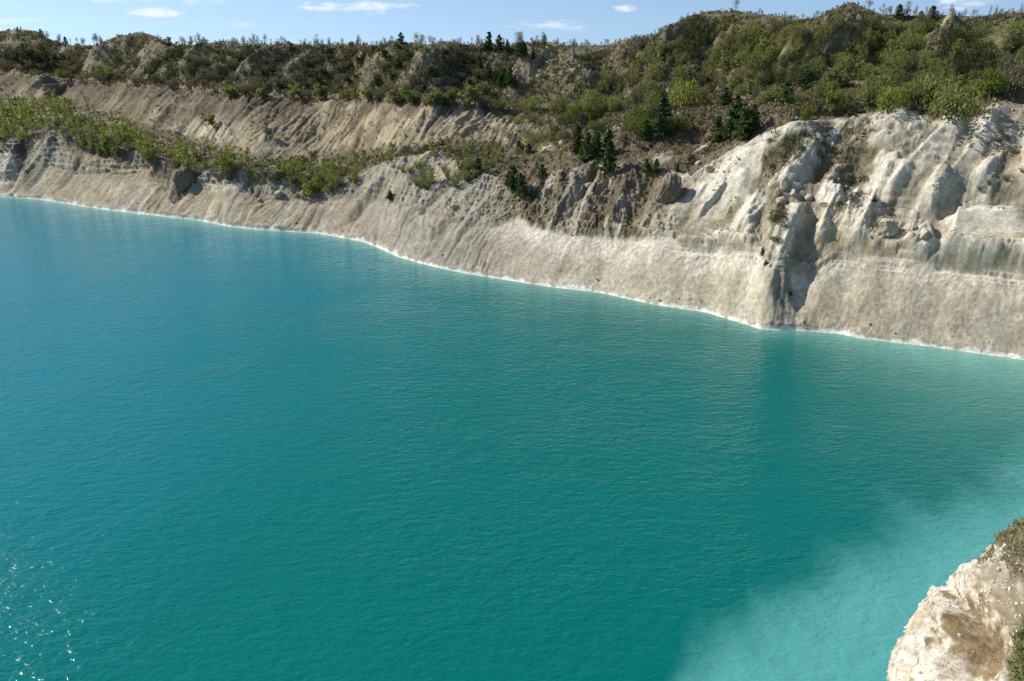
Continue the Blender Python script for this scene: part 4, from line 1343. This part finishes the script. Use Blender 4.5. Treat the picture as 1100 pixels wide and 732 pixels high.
# --- green hillside at the right
RH = 'shrubs of the right hillside'
thicket('willow_shrub', [(640, 68), (665, 60), (712, 52), (740, 38), (760, 46), (735, 75), (700, 80), (660, 74)], 26, 7, 13,
        'olive shrub on the hill shoulder right of the bare cone', 'shrubs on the hill shoulder', 6.5)
thicket('willow_shrub', [(645, 84), (700, 84), (735, 80), (745, 112), (700, 116), (645, 112)], 24, 8, 16,
        'olive shrub in the dip above the dark cutting', 'shrubs above the cutting', 7)
thicket('willow_shrub', [(752, 36), (800, 30), (850, 34), (880, 38), (850, 56), (800, 66), (760, 62)], 40, 8, 15,
        'olive shrub on the slope under the broad peak', 'shrubs under the broad peak', 7)
thicket('willow_shrub', [(745, 66), (850, 60), (880, 72), (880, 112), (745, 112)], 42, 9, 19,
        'tall olive shrub on the lower slope above the brown bench', 'shrubs above the brown bench', 8)
thicket('willow_shrub', [(870, 46), (900, 26), (935, 30), (1000, 32), (985, 58), (940, 64), (900, 50)], 38, 8, 15,
        'olive shrub on the flank of the pointed peak', 'shrubs on the pointed peak', 7)
thicket('willow_shrub', [(885, 66), (990, 62), (1010, 80), (1010, 112), (885, 114)], 32, 11, 22,
        'large olive shrub on the slope over the white cliff', 'shrubs over the white cliff', 8.5)
thicket('willow_shrub', [(1040, 40), (1099, 26), (1099, 98), (1060, 104), (1012, 110), (1012, 76)], 30, 11, 22,
        'large olive shrub at the far right below the sandy scar', 'shrubs below the sandy scar', 8.5)
thicket('bare_bush', [(650, 60), (760, 26), (1090, 30), (1090, 100), (880, 112), (650, 112)], 48, 9, 17,
        'brown leafless bush among shrubs of the right hill', 'brown bushes of the right hill', 9, None, 1.0)
thicket('willow_shrub', [(820, 62), (880, 62), (905, 90), (860, 100), (815, 90)], 12, 13, 22, 'dark green shrub in the shade under the sandy spur', 'dark shrubs under the sandy spur', 8, 'dark')
thicket('willow_shrub', [(1012, 52), (1062, 44), (1068, 92), (1020, 90)], 14, 14, 26, 'dark green shrub in the hollow under the sandy scar', 'dark shrubs under the sandy scar', 8, 'dark')
for k, x, y, h, w, m, lab in [('willow_shrub', 735, 112, 25, 1.3, 'birch', 'big yellow-green dome shaped shrub beside the track'),
                              ('leafy_tree', 893, 124, 32, .8, 'birch', 'bright yellow-green slim tree at the edge of the white cliff'),
                              ('leafy_tree', 864, 132, 24, .7, None, 'slim bright green tree left of the yellow-green one above the cliff'),
                              ('willow_shrub', 995, 120, 40, 1.0, None, 'largest olive shrub standing above the white cliff'),
                              ('willow_shrub', 1025, 128, 36, 1.3, None, 'wide straw-coloured shrub overhanging the white cliff edge'),
                              ('leafy_tree', 1062, 108, 40, .9, 'fresh', 'bright green spreading tree at the right above the cliff'),
                              ('willow_shrub', 955, 120, 26, 1.1, 'birch', 'light green shrub at the cliff edge left of the largest shrub'),
                              ('willow_shrub', 940, 112, 30, 1.2, None, 'broad olive shrub behind the light green one at the cliff edge'),
                              ('willow_shrub', 1090, 98, 34, 1.2, 'grey', 'grey-brown tall shrub at the right edge above the cliff'),
                              ('willow_shrub', 748, 30, 14, 1.3, 'dark', 'dark shrub in the cleft of the broad peak'),
                              ('willow_shrub', 742, 46, 16, 1.3, 'dark', 'dark shrub lower in the cleft of the broad peak'),
                              ('willow_shrub', 735, 62, 18, 1.2, 'dark', 'dark shrub at the foot of the cleft under the broad peak'),
                              ('willow_shrub', 808, 40, 12, 2.4, 'shrub', 'wide low mound of scrub under the top of the broad peak')]:
    plant(k, x, y, h, lab, None, w, m)
for poly, n, lab, grp in [([(745, 60), (850, 50), (880, 72), (880, 112), (745, 112)], 26, 'thin green sapling among the shrubs above the brown bench', 'saplings above the brown bench'),
                          ([(885, 60), (1000, 55), (1010, 112), (885, 114)], 26, 'thin green sapling on the slope over the white cliff', 'saplings over the white cliff'),
                          ([(650, 70), (745, 50), (745, 112), (650, 112)], 18, 'thin green sapling on the hill shoulder above the cutting', 'saplings on the hill shoulder'),
                          ([(1012, 50), (1099, 40), (1099, 100), (1012, 110)], 16, 'thin green sapling at the far right below the sandy scar', 'saplings below the sandy scar')]:
    thicket('birch_sapling', poly, n, 12, 25, lab, grp, 6, 'shrub', 1.5)
# --- pines on the brown middle ground
for x, y, h, w, lab in [(620, 164, 30, 1.1, 'dark pine at the left of the pine clump under the cutting'), (630, 172, 30, 1.2, 'dark pine at the front left of the clump under the cutting'),
                        (641, 168, 27, 1.2, 'dark pine in the middle of the clump under the cutting'), (652, 164, 26, 1.1, 'dark pine at the back right of the clump under the cutting'),
                        (652, 184, 34, 1.0, 'dark pine standing lowest in the clump under the cutting'),
                        (711, 138, 34, 1.2, 'tall dark pine beside the pale streak above the brown fans'), (707, 148, 26, 1.3, 'dark pine at the foot of the tall one by the pale streak'),
                        (693, 150, 22, 1.1, 'smaller dark pine left of the tall one by the pale streak'), (719, 146, 18, 1.0, 'small dark pine right of the tall one by the pale streak'),
                        (768, 152, 27, 1.1, 'dark pine left of the broad pine group on the bench slope'), (786, 149, 38, 1.2, 'tallest dark pine of the broad group on the bench slope'),
                        (797, 150, 34, 1.2, 'dark pine at the front of the broad group on the bench slope'), (806, 144, 32, 1.2, 'dark pine at the right of the broad group on the bench slope'),
                        (778, 112, 18, 1.9, 'dark round pine bush on the upper edge of the bench'), (791, 116, 14, 1.6, 'small dark pine on the upper edge of the bench'),
                        (560, 209, 24, 1.3, 'dark pine at the front of the clump over the white apron'), (552, 203, 26, 1.2, 'dark pine at the back of the clump over the white apron'),
                        (570, 212, 11, 1.5, 'small dark pine at the right of the clump over the white apron'), (546, 200, 18, 1.2, 'dark pine at the left of the clump over the white apron'),
                        (582, 190, 14, 1.5, 'dark low pine on the ledge right of the apron clump'), (514, 186, 17, 1.1, 'lone dark pine behind the central mound'),
                        (418, 214, 10, 1.6, 'small dark pine bush on the grey ribbed slope'), (556, 160, 10, 1.6, 'small dark pine on the grassy slope left of the cutting'),
                        (568, 164, 11, 1.6, 'dark pine bush right of the small one on the grassy slope'), (704, 186, 16, 1.2, 'dark little pine above the brown fans'),
                        (694, 184, 14, 1.2, 'dark little pine left of the other one above the brown fans'), (727, 184, 9, 1.1, 'tiny dark pine beside the brown dome'),
                        (842, 110, 24, 1.0, 'dark slim pine on the bench in front of the olive shrubs'), (866, 92, 18, 1.6, 'dark pine bush under the sandy spur'),
                        (938, 216, 6, 2.0, 'small dark bush clinging to the white cliff'), (912, 125, 8, 1.8, 'small dark bush on the cliff top under the slim trees'),
                        (818, 274, 9, 1.0, 'dark bush in the dark crevice of the white wall'), (822, 285, 7, 1.2, 'smaller dark bush lower in the crevice of the white wall'),
                        (848, 317, 5, 1.8, 'tiny dark bush low on the buttress by the water')]:
    plant('pine_tree', x, y, h, lab, None, w)
thicket('willow_shrub', [(600, 122), (690, 122), (740, 140), (700, 150), (640, 140), (605, 135)], 18, 8, 16, 'green shrub on the slope around the dark cutting', 'shrubs around the cutting', 7, 'fresh', 1.0)
thicket('bare_bush', [(560, 125), (600, 125), (740, 128), (850, 122), (820, 140), (740, 160), (690, 170), (600, 150)], 26, 4, 9, 'low brown bush on the bare brown bench slope', 'bushes on the brown bench slope', 8, None, 1.3)
thicket('willow_shrub', [(560, 126), (620, 140), (600, 165), (560, 175), (500, 165)], 18, 5, 10, 'low olive shrub on the grassy slope left of the pines', 'shrubs on the grassy slope', 8, None, 1.3)
thicket('willow_shrub', [(822, 150), (870, 145), (930, 150), (930, 215), (890, 235), (870, 190), (830, 185)], 12, 3, 6, 'low green scrub tuft on the cliff soil patch', 'scrub on the cliff soil patch', 6, 'dark', 1.8)
thicket('bare_bush', [(1060, 150), (1099, 150), (1099, 200), (1050, 210)], 8, 4, 8, 'straw-coloured bush in the hollow of the right cliff', 'bushes in the right cliff hollow', 7, None, 1.6)
thicket('willow_shrub', [(832, 225), (846, 225), (842, 262), (828, 262)], 9, 4, 7, 'low green tuft along the dark crevice of the cliff', 'tufts along the crevice', 5, 'dark', 1.5)
print('PLANTS', COUNT)


# ------------------------------------------------------------------ ground cover and stones too many to count
def scatter_weight(n, w):
    w = w * np.where(gband > 4.6, .45 + 1.0 * (1 - rib), 1)
    p = (w * (vis & (GB.reshape(vis.shape) > 0.05))).ravel().astype(float)
    c = np.cumsum(p)
    return np.searchsorted(c, rng.random(n) * c[-1])


cover = spoil * (0.35 + .1 * right + 1.1 * sstep(-.15, .35, fbm(X / 7, Y / 7, 3, 500))) + terr * sstep(-.35, .15, fbm(X / 5, Y / 5, 3, 505)) * (.6 - .3 * sstep(420, 520, PX)) + upper * sstep(540, 640, PX) * .4 + upper * .03 + soft(3.9, 5.1) * .3
cover = cover + (blob(848, 170, 36, 24, -10) + .5 * blob(895, 170, 55, 42, -20)) * .4
cover[:, np.abs(az_all) > R(47)] = 0
idx = scatter_weight(30000, cover)
base = np.stack([GX[idx], GY[idx], GZ[idx]], -1)
hgt = GD[idx] / F0 * rng.uniform(1.2, 3.6, len(idx))
K = 6
cen = np.repeat(base, K, 0)
hh = np.repeat(hgt, K)
cen[:, :2] += rng.normal(0, 1, (len(cen), 2)) * (hh * .5)[:, None]
cen[:, 2] += hh * rng.uniform(0.0, .8, len(cen))
cvv, cff = quads(cen, hh * .42, .8, 2.0)
um, unt, uout = new_mat('undergrowth_leaves')
ua = nd(unt, 'ShaderNodeAttribute', attribute_name='soil')
ud = nd(unt, 'ShaderNodeBsdfDiffuse')
ut = nd(unt, 'ShaderNodeBsdfTranslucent')
us = nd(unt, 'ShaderNodeMixShader')
us.inputs[0].default_value = .3
unt.links.new(ua.outputs['Color'], ud.inputs[0])
unt.links.new(ua.outputs['Color'], ut.inputs[0])
unt.links.new(ud.outputs[0], us.inputs[1])
unt.links.new(ut.outputs[0], us.inputs[2])
unt.links.new(us.outputs[0], uout.inputs[0])
ume = mesh_np('undergrowth', cvv, cff, um)
terr_v = terr.ravel()[idx] * (PX.ravel()[idx] < 430)
pal = np.array([(.13, .130, .055), (.165, .145, .08), (.095, .108, .042), (.20, .168, .105), (.140, .160, .055), (.115, .098, .064)])
sel = (fbm(base[:, 0] / 6, base[:, 1] / 6, 2, 510) * 3 + rng.normal(0, 1.3, len(base)) + 2.2).astype(int).clip(0, 5)
pc = pal[sel]
pc = np.where((terr_v > .5)[:, None] & (rng.random(len(pc)) < .4)[:, None], np.array([(.21, .225, .065)]), pc)
uc = np.repeat(pc, K, 0) * rng.uniform(.7, 1.3, (len(cen), 1))
set_colour(ume, np.repeat(uc, 4, 0))
link('undergrowth', ume, kind='stuff')


def stone_base(seed, sub=1):
    bm = bmesh.new()
    bmesh.ops.create_icosphere(bm, subdivisions=sub, radius=1)
    v = np.array([q.co[:] for q in bm.verts])
    f = np.array([[q.index for q in p.verts] for p in bm.faces])
    bm.free()
    g = np.random.default_rng(seed)
    for _ in range(5):                         # flatten a few facets
        nrm = g.normal(size=3)
        nrm /= np.linalg.norm(nrm)
        h = g.uniform(.55, .85)
        dd = v @ nrm
        v = v - np.maximum(dd - h, 0)[:, None] * nrm
    v += g.normal(0, .06, v.shape)
    return v * np.array([1.1, .85, .7]), f


def stones(pos, size, g=rng):
    vs, fs = [], []
    bases = [stone_base(900 + i) for i in range(8)]
    o = 0
    for p, s_ in zip(pos, size):
        v, f = bases[g.integers(8)]
        a, b, c = g.uniform(0, 6.28, 3)
        M = np.array((Matrix.Rotation(a, 3, 'X') @ Matrix.Rotation(b, 3, 'Y') @ Matrix.Rotation(c, 3, 'Z')))
        vs.append(v @ M.T * s_ + p)
        fs.append(f + o)
        o += len(v)
    return np.concatenate(vs), np.concatenate(fs)


stone_mat = simple_material('chalk_stone', (.50, .445, .34), (.35, .30, .22), 1.5, .95, .4)
w = bluff * sstep(.0, .4, n3 + .3 * n4) * (.5 + .7 * right) + terr * .35 + soft(0.0, .25, .05) * .05 + spoil * (1 - right) * .12 + upper * .1
w[:, np.abs(az_all) > R(47)] = 0
idx = scatter_weight(1900, w)
sz = GD[idx] / F0 * (0.6 + 1.5 * rng.random(len(idx)) ** 3)
sv, sf = stones(np.stack([GX[idx], GY[idx], GZ[idx] + sz * .2], -1), sz)
rub = mesh_np('rubble', sv, sf, stone_mat)
link('rubble', rub, kind='stuff')

# --- single boulders and knobs one can point at
earth_mat = simple_material('earth_knob', (.24, .20, .135), (.13, .105, .068), 1.2, .95, .5)
BM = {'chalk': stone_mat, 'earth': earth_mat}


def boulder(px, py, wpx, hpx, mat, label, seed):
    i = pick(px, py)
    bm = bmesh.new()
    bmesh.ops.create_icosphere(bm, subdivisions=5, radius=1)
    v = np.array([q.co[:] for q in bm.verts])
    f = np.array([[q.index for q in p.verts] for p in bm.faces])
    bm.free()
    g = np.random.default_rng(seed)
    for _ in range(6):
        nrm = g.normal(size=3)
        nrm[2] *= .4
        nrm /= np.linalg.norm(nrm)
        v = v - np.maximum(v @ nrm - g.uniform(.5, .85), 0)[:, None] * nrm * (.95 if mat == 'chalk' else .6)
    a = v[:, 0] * 2.1 + seed
    k = .16 * fbm(a + v[:, 1], v[:, 1] * 2 + v[:, 2] * 1.2, 4, seed) + .07 * ridged((v[:, 0] + v[:, 1]) * 4, v[:, 2] * 1.2 + v[:, 1], 2, seed)
    v = v * (1 + k)[:, None]
    m = GD[i] / F0
    v = v * np.array([wpx / 2 * m, wpx / 2 * m * .9, hpx * .62 * m])
    o = link('boulder', mesh_np('boulder', v, f, BM[mat], True), label=label, category='boulder' if mat == 'chalk' else 'earth knob')
    if mat == 'earth':
        o.name = 'earth_knob'
    o.location = (GX[i], GY[i], GZ[i] + hpx * (.25 if mat == 'earth' else .05) * m)
    o.rotation_euler = (0, g.uniform(-.3, .3), g.uniform(0, 6.28))
    return o


for n, (px, py, wp, hp, mt, lab) in enumerate([
    (200, 199, 25, 22, 'earth', 'large round grey-brown earth knob sunk between the two lower bluffs'),
    (718, 213, 26, 30, 'earth', 'smooth brown dome of earth at the foot of the pine slope'),
    (952, 245, 26, 15, 'chalk', 'round pale chalk hump on the ochre ledge of the right wall'),
    (978, 247, 14, 12, 'chalk', 'smaller chalk hump right of the round one on the ochre ledge'),
    (993, 252, 12, 9, 'chalk', 'chalk block at the left corner of the smooth white slab'),
    (760, 181, 12, 6, 'chalk', 'pale flat boulder on the grassy edge of the white spur'),
    (750, 176, 9, 5, 'chalk', 'small pale boulder left of the flat one at the white spur'),
    (843, 200, 10, 13, 'chalk', 'upright pale boulder on the scree right of the white spur'),
    (838, 216, 13, 8, 'chalk', 'leaning pale boulder below the upright one on the scree'),
    (852, 207, 8, 6, 'chalk', 'small pale boulder right of the upright one on the scree'),
    (870, 212, 9, 6, 'chalk', 'grey boulder on the soil below the cliff scrub'),
    (590, 160, 22, 6, 'chalk', 'flat white rock on the grassy slope left of the pines'),
    (632, 200, 10, 7, 'chalk', 'grey boulder on the brown fan under the pine clump'),
    (95, 130, 16, 8, 'chalk', 'pale grey rock among the left terrace birches'),
    (82, 126, 14, 8, 'chalk', 'grey rock left of the pale one among the terrace birches'),
    (108, 132, 10, 6, 'chalk', 'small grey rock right of the pale one among the terrace birches'),
    (300, 210, 10, 7, 'chalk', 'grey boulder below the right end of the terrace belt'),
    (965, 62, 7, 4, 'chalk', 'small white stone beside the path on the right hillside'),
]):
    boulder(px, py, wp, hp, mt, lab, 50 + n)

# ------------------------------------------------------------------ chalk outcrop at our feet
sil = [(957, 732), (960, 712), (970, 688), (985, 665), (1003, 643), (1024, 621), (1048, 600), (1060, 592), (1078, 583), (1100, 575)]
A = np.stack(ray([p[0] for p in sil], [p[1] for p in sil]), -1)
A /= np.linalg.norm(A, axis=1)[:, None]
kf = np.linalg.lstsq(A, np.ones(len(A)), rcond=None)[0]
ca = 1 / np.linalg.norm(kf)
cdir = kf * ca
DIST = 6.4
RAD = DIST * math.sqrt(1 - ca * ca)
OC = cdir * DIST + np.array([0, 0, H])
bm = bmesh.new()
bmesh.ops.create_icosphere(bm, subdivisions=8, radius=1)
ov = np.array([q.co[:] for q in bm.verts])
of = np.array([[q.index for q in p.verts] for p in bm.faces])
bm.free()


def n3d(p, sc, seed, oct=3, gain=.55):
    """solid-looking noise from three planes"""
    x, y, z = (p * sc).T
    return (fbm(x + .37 * z, y - .21 * z, oct, seed, gain) + fbm(y + 7.1 + .3 * x, z + .17 * x, oct, seed + 7, gain) + fbm(z + 3.3, x + 1.9 - .3 * y, oct, seed + 13, gain)) / 1.7


def cellular(p, sc, seed):
    """pebbly relief: distance to scattered points"""
    q = p * sc
    c = np.floor(q)
    best = np.full(len(q), 9.0)
    idv = np.zeros(len(q))
    for dx in (-1, 0, 1):
        for dy in (-1, 0, 1):
            for dz_ in (-1, 0, 1):
                cc = c + (dx, dy, dz_)
                h1 = _hash(cc[:, 0] + 57 * cc[:, 2], cc[:, 1], seed) / 65536
                h2 = _hash(cc[:, 0] + 57 * cc[:, 2], cc[:, 1], seed + 1) / 65536
                h3 = _hash(cc[:, 0] + 57 * cc[:, 2], cc[:, 1], seed + 2) / 65536
                dd = ((q - cc - np.stack([h1, h2, h3], -1)) ** 2).sum(1)
                b_ = dd < best
                best[b_] = dd[b_]
                idv[b_] = h1[b_]
    return np.sqrt(best), idv


opx, opy, _ = project(*(ov * RAD + OC).T)
front = (ov @ (-cdir)) > -0.25
rel = np.zeros(len(ov))
c1 = cellular(ov[front] * RAD, 11, 3)
c2 = cellular(ov[front] * RAD, 24, 9)
rough = sstep(-.15, .3, n3d(ov[front], 2.6, 620))
rel[front] = .06 * n3d(ov[front], 1.4, 600) + .030 * n3d(ov[front], 5, 610) + .020 * n3d(ov[front], 14, 615) + (.011 * (0.6 - c1[0]) * (.5 + c1[1]) + .011 * (.6 - c2[0])) * (.35 + .65 * rough) + .013 * ridged(ov[front][:, 0] * 5 + ov[front][:, 1] * 2, ov[front][:, 2] * 7, 3, 617)
# a worn hollow in the flank
hol = np.exp(-(((opx - 1035) / 34) ** 2 + ((opy - 700) / 62) ** 2))
hx = (opx - 1012 - 8 * np.sin(opy / 17)) 
lipf = sstep(-4, 14, hx) * (1 - sstep(45, 85, hx)) * sstep(612, 650, opy)
rel -= (.05 * hol + .10 * lipf * (1 - .8 * sstep(14, 75, hx))) * front
hol2 = np.exp(-(((opx - 1085) / 22) ** 2 + ((opy - 650) / 30) ** 2))
rel -= .05 * hol2 * front
rel += .007 * n3d(ov, 34, 655, 3, .65) * front * (.6 + .8 * sstep(.2, .7, hol))
rel -= .014 * sstep(.93, 1.0, ridged(ov[:, 0] * 3.2 + ov[:, 1] * 2.5, ov[:, 2] * 3.5, 2, 660)) * front
ow = ov * (RAD * (1 + rel * 0.9))[:, None] + OC
on3, on4, on5 = n3d(ov, 3.2, 640, 4), n3d(ov, 11, 650, 3), n3d(ov, 34, 655, 3, .65)
oc = np.tile(np.array((.60, .56, .47)), (len(ov), 1))


def olay(c, m):
    global oc
    m = np.clip(m, 0, 1)[:, None]
    oc = oc * (1 - m) + np.array(c) * m


olay((.44, .36, .235), sstep(0, .35, on3 + .5 * on5) * .75)
olay((.36, .29, .19), sstep(.3, .55, on4 + .5 * on5) * .45)
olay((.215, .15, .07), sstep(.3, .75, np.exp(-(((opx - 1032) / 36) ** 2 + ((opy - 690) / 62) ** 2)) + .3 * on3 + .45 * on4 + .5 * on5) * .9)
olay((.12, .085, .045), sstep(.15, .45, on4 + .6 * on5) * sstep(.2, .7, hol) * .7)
olay((.17, .125, .07), sstep(.3, .8, np.exp(-(((opx - 1082) / 30) ** 2 + ((opy - 640) / 40) ** 2)) + .4 * on3 + .35 * on4) * .8)
olay((.50, .42, .22), sstep(.4, .9, np.exp(-(((opx - 1056) / 6) ** 2 + ((opy - 676) / 22) ** 2)) + .2 * on4) * .8)
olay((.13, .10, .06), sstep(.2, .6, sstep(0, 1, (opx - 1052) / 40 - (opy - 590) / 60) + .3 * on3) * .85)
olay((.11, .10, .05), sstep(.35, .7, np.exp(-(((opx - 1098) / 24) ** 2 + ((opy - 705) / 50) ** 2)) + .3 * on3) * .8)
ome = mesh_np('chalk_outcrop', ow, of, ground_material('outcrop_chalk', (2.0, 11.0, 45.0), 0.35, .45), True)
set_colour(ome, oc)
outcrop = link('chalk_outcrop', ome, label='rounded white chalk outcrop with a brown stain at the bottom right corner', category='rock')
cand = np.where(front & (opx > 940) & (opx < 1110) & (opy > 560) & (opy < 745))[0]
# loose stones stuck in its crust
gr = np.exp(-(((opx - 1072) / 34) ** 2 + ((opy - 622) / 30) ** 2)) * 1.3 + .35 * sstep(.1, .5, on3) + .25 * (1 - sstep(1000, 1040, opx)) + .1
gr *= 1 - .8 * sstep(.3, .8, hol)
pw = np.cumsum(gr[cand])
ci = cand[np.searchsorted(pw, rng.random(1100) * pw[-1])]
sz = .004 + .013 * rng.random(len(ci)) ** 3
gv, gf = stones(ow[ci] + ov[ci] * (sz * .05)[:, None], sz)
peb_mat = simple_material('chalk_pebble', (.66, .62, .54), (.42, .38, .31), 30, .95, .3)
link('pebbles', mesh_np('pebbles', gv, gf, peb_mat), outcrop, kind='stuff')
# the larger lumps, one by one
big_ms = []
for i in range(6):
    v, f = stone_base(700 + i, 3)
    v = v * (1 + .14 * n3d(v, 2.2, 720 + i))[:, None]
    big_ms.append(mesh_np('stone', v, f, peb_mat, False))
first = None
for k in range(34):
    j = cand[np.searchsorted(pw, random.random() * pw[-1])]
    s_ = random.uniform(.016, .034)
    o = bpy.data.objects.new('stone', big_ms[k % 6]) if first is None else first.copy()
    first = first or o
    o.data = big_ms[k % 6]
    COL.objects.link(o)
    o.parent = outcrop
    o.location = ow[j] - ov[j] * s_ * .35
    o.rotation_euler = (random.uniform(0, 6), random.uniform(0, 6), random.uniform(0, 6))
    o.scale = (s_, s_, s_)


def blades(idx, n, lo, hi, cols_, name, bend=.5):
    j = rng.choice(idx, n)
    p = ow[j] + rng.normal(0, .008, (n, 3))
    L_ = rng.uniform(lo, hi, n)[:, None]
    dirn = ov[j] * .6 + np.array([0, 0, .7]) + rng.normal(0, .45, (n, 3))
    dirn /= np.linalg.norm(dirn, axis=1)[:, None]
    side = np.cross(dirn, rng.normal(size=(n, 3)))
    side /= np.linalg.norm(side, axis=1)[:, None]
    wd = rng.uniform(.0018, .0038, n)[:, None]
    mid_ = p + dirn * L_ * .55
    tip = p + dirn * L_ * (.92) + rng.normal(0, 1, (n, 3)) * L_ * .18 - np.array([0, 0, 1]) * L_ * bend * .4
    vs = np.stack([p - side * wd, p + side * wd, mid_ + side * wd * .8, mid_ - side * wd * .8, tip + side * wd * .15, tip - side * wd * .15], 1).reshape(-1, 3)
    i0 = np.arange(n)[:, None] * 6
    fs = np.concatenate([i0 + np.array([[0, 1, 2, 3]]), i0 + np.array([[3, 2, 4, 5]])])
    me = mesh_np(name, vs, fs, um)
    c = np.array(cols_)[rng.integers(len(cols_), size=n)] * rng.uniform(.7, 1.3, (n, 1))
    set_colour(me, np.repeat(c, 6, 0))
    return link(name, me, kind='stuff')


noise_c = on3 + .5 * on4
topz = cand[((opx[cand] - 1050) / 46 - (opy[cand] - 600) / 55 + .8 * noise_c[cand]) > .35]
topz = topz[(opy[topz] < 626)]
blades(topz, 4200, .015, .045, [(.32, .27, .16), (.40, .33, .20), (.25, .20, .115), (.17, .18, .06), (.21, .21, .08)], 'dry_grass')
botz = cand[(np.exp(-(((opx[cand] - 1102) / 17) ** 2 + ((opy[cand] - 706) / 40) ** 2)) + .35 * noise_c[cand]) > .5]
blades(botz, 420, .025, .08, [(.14, .20, .045), (.19, .24, .06), (.27, .25, .11), (.11, .16, .04)], 'green_grass')
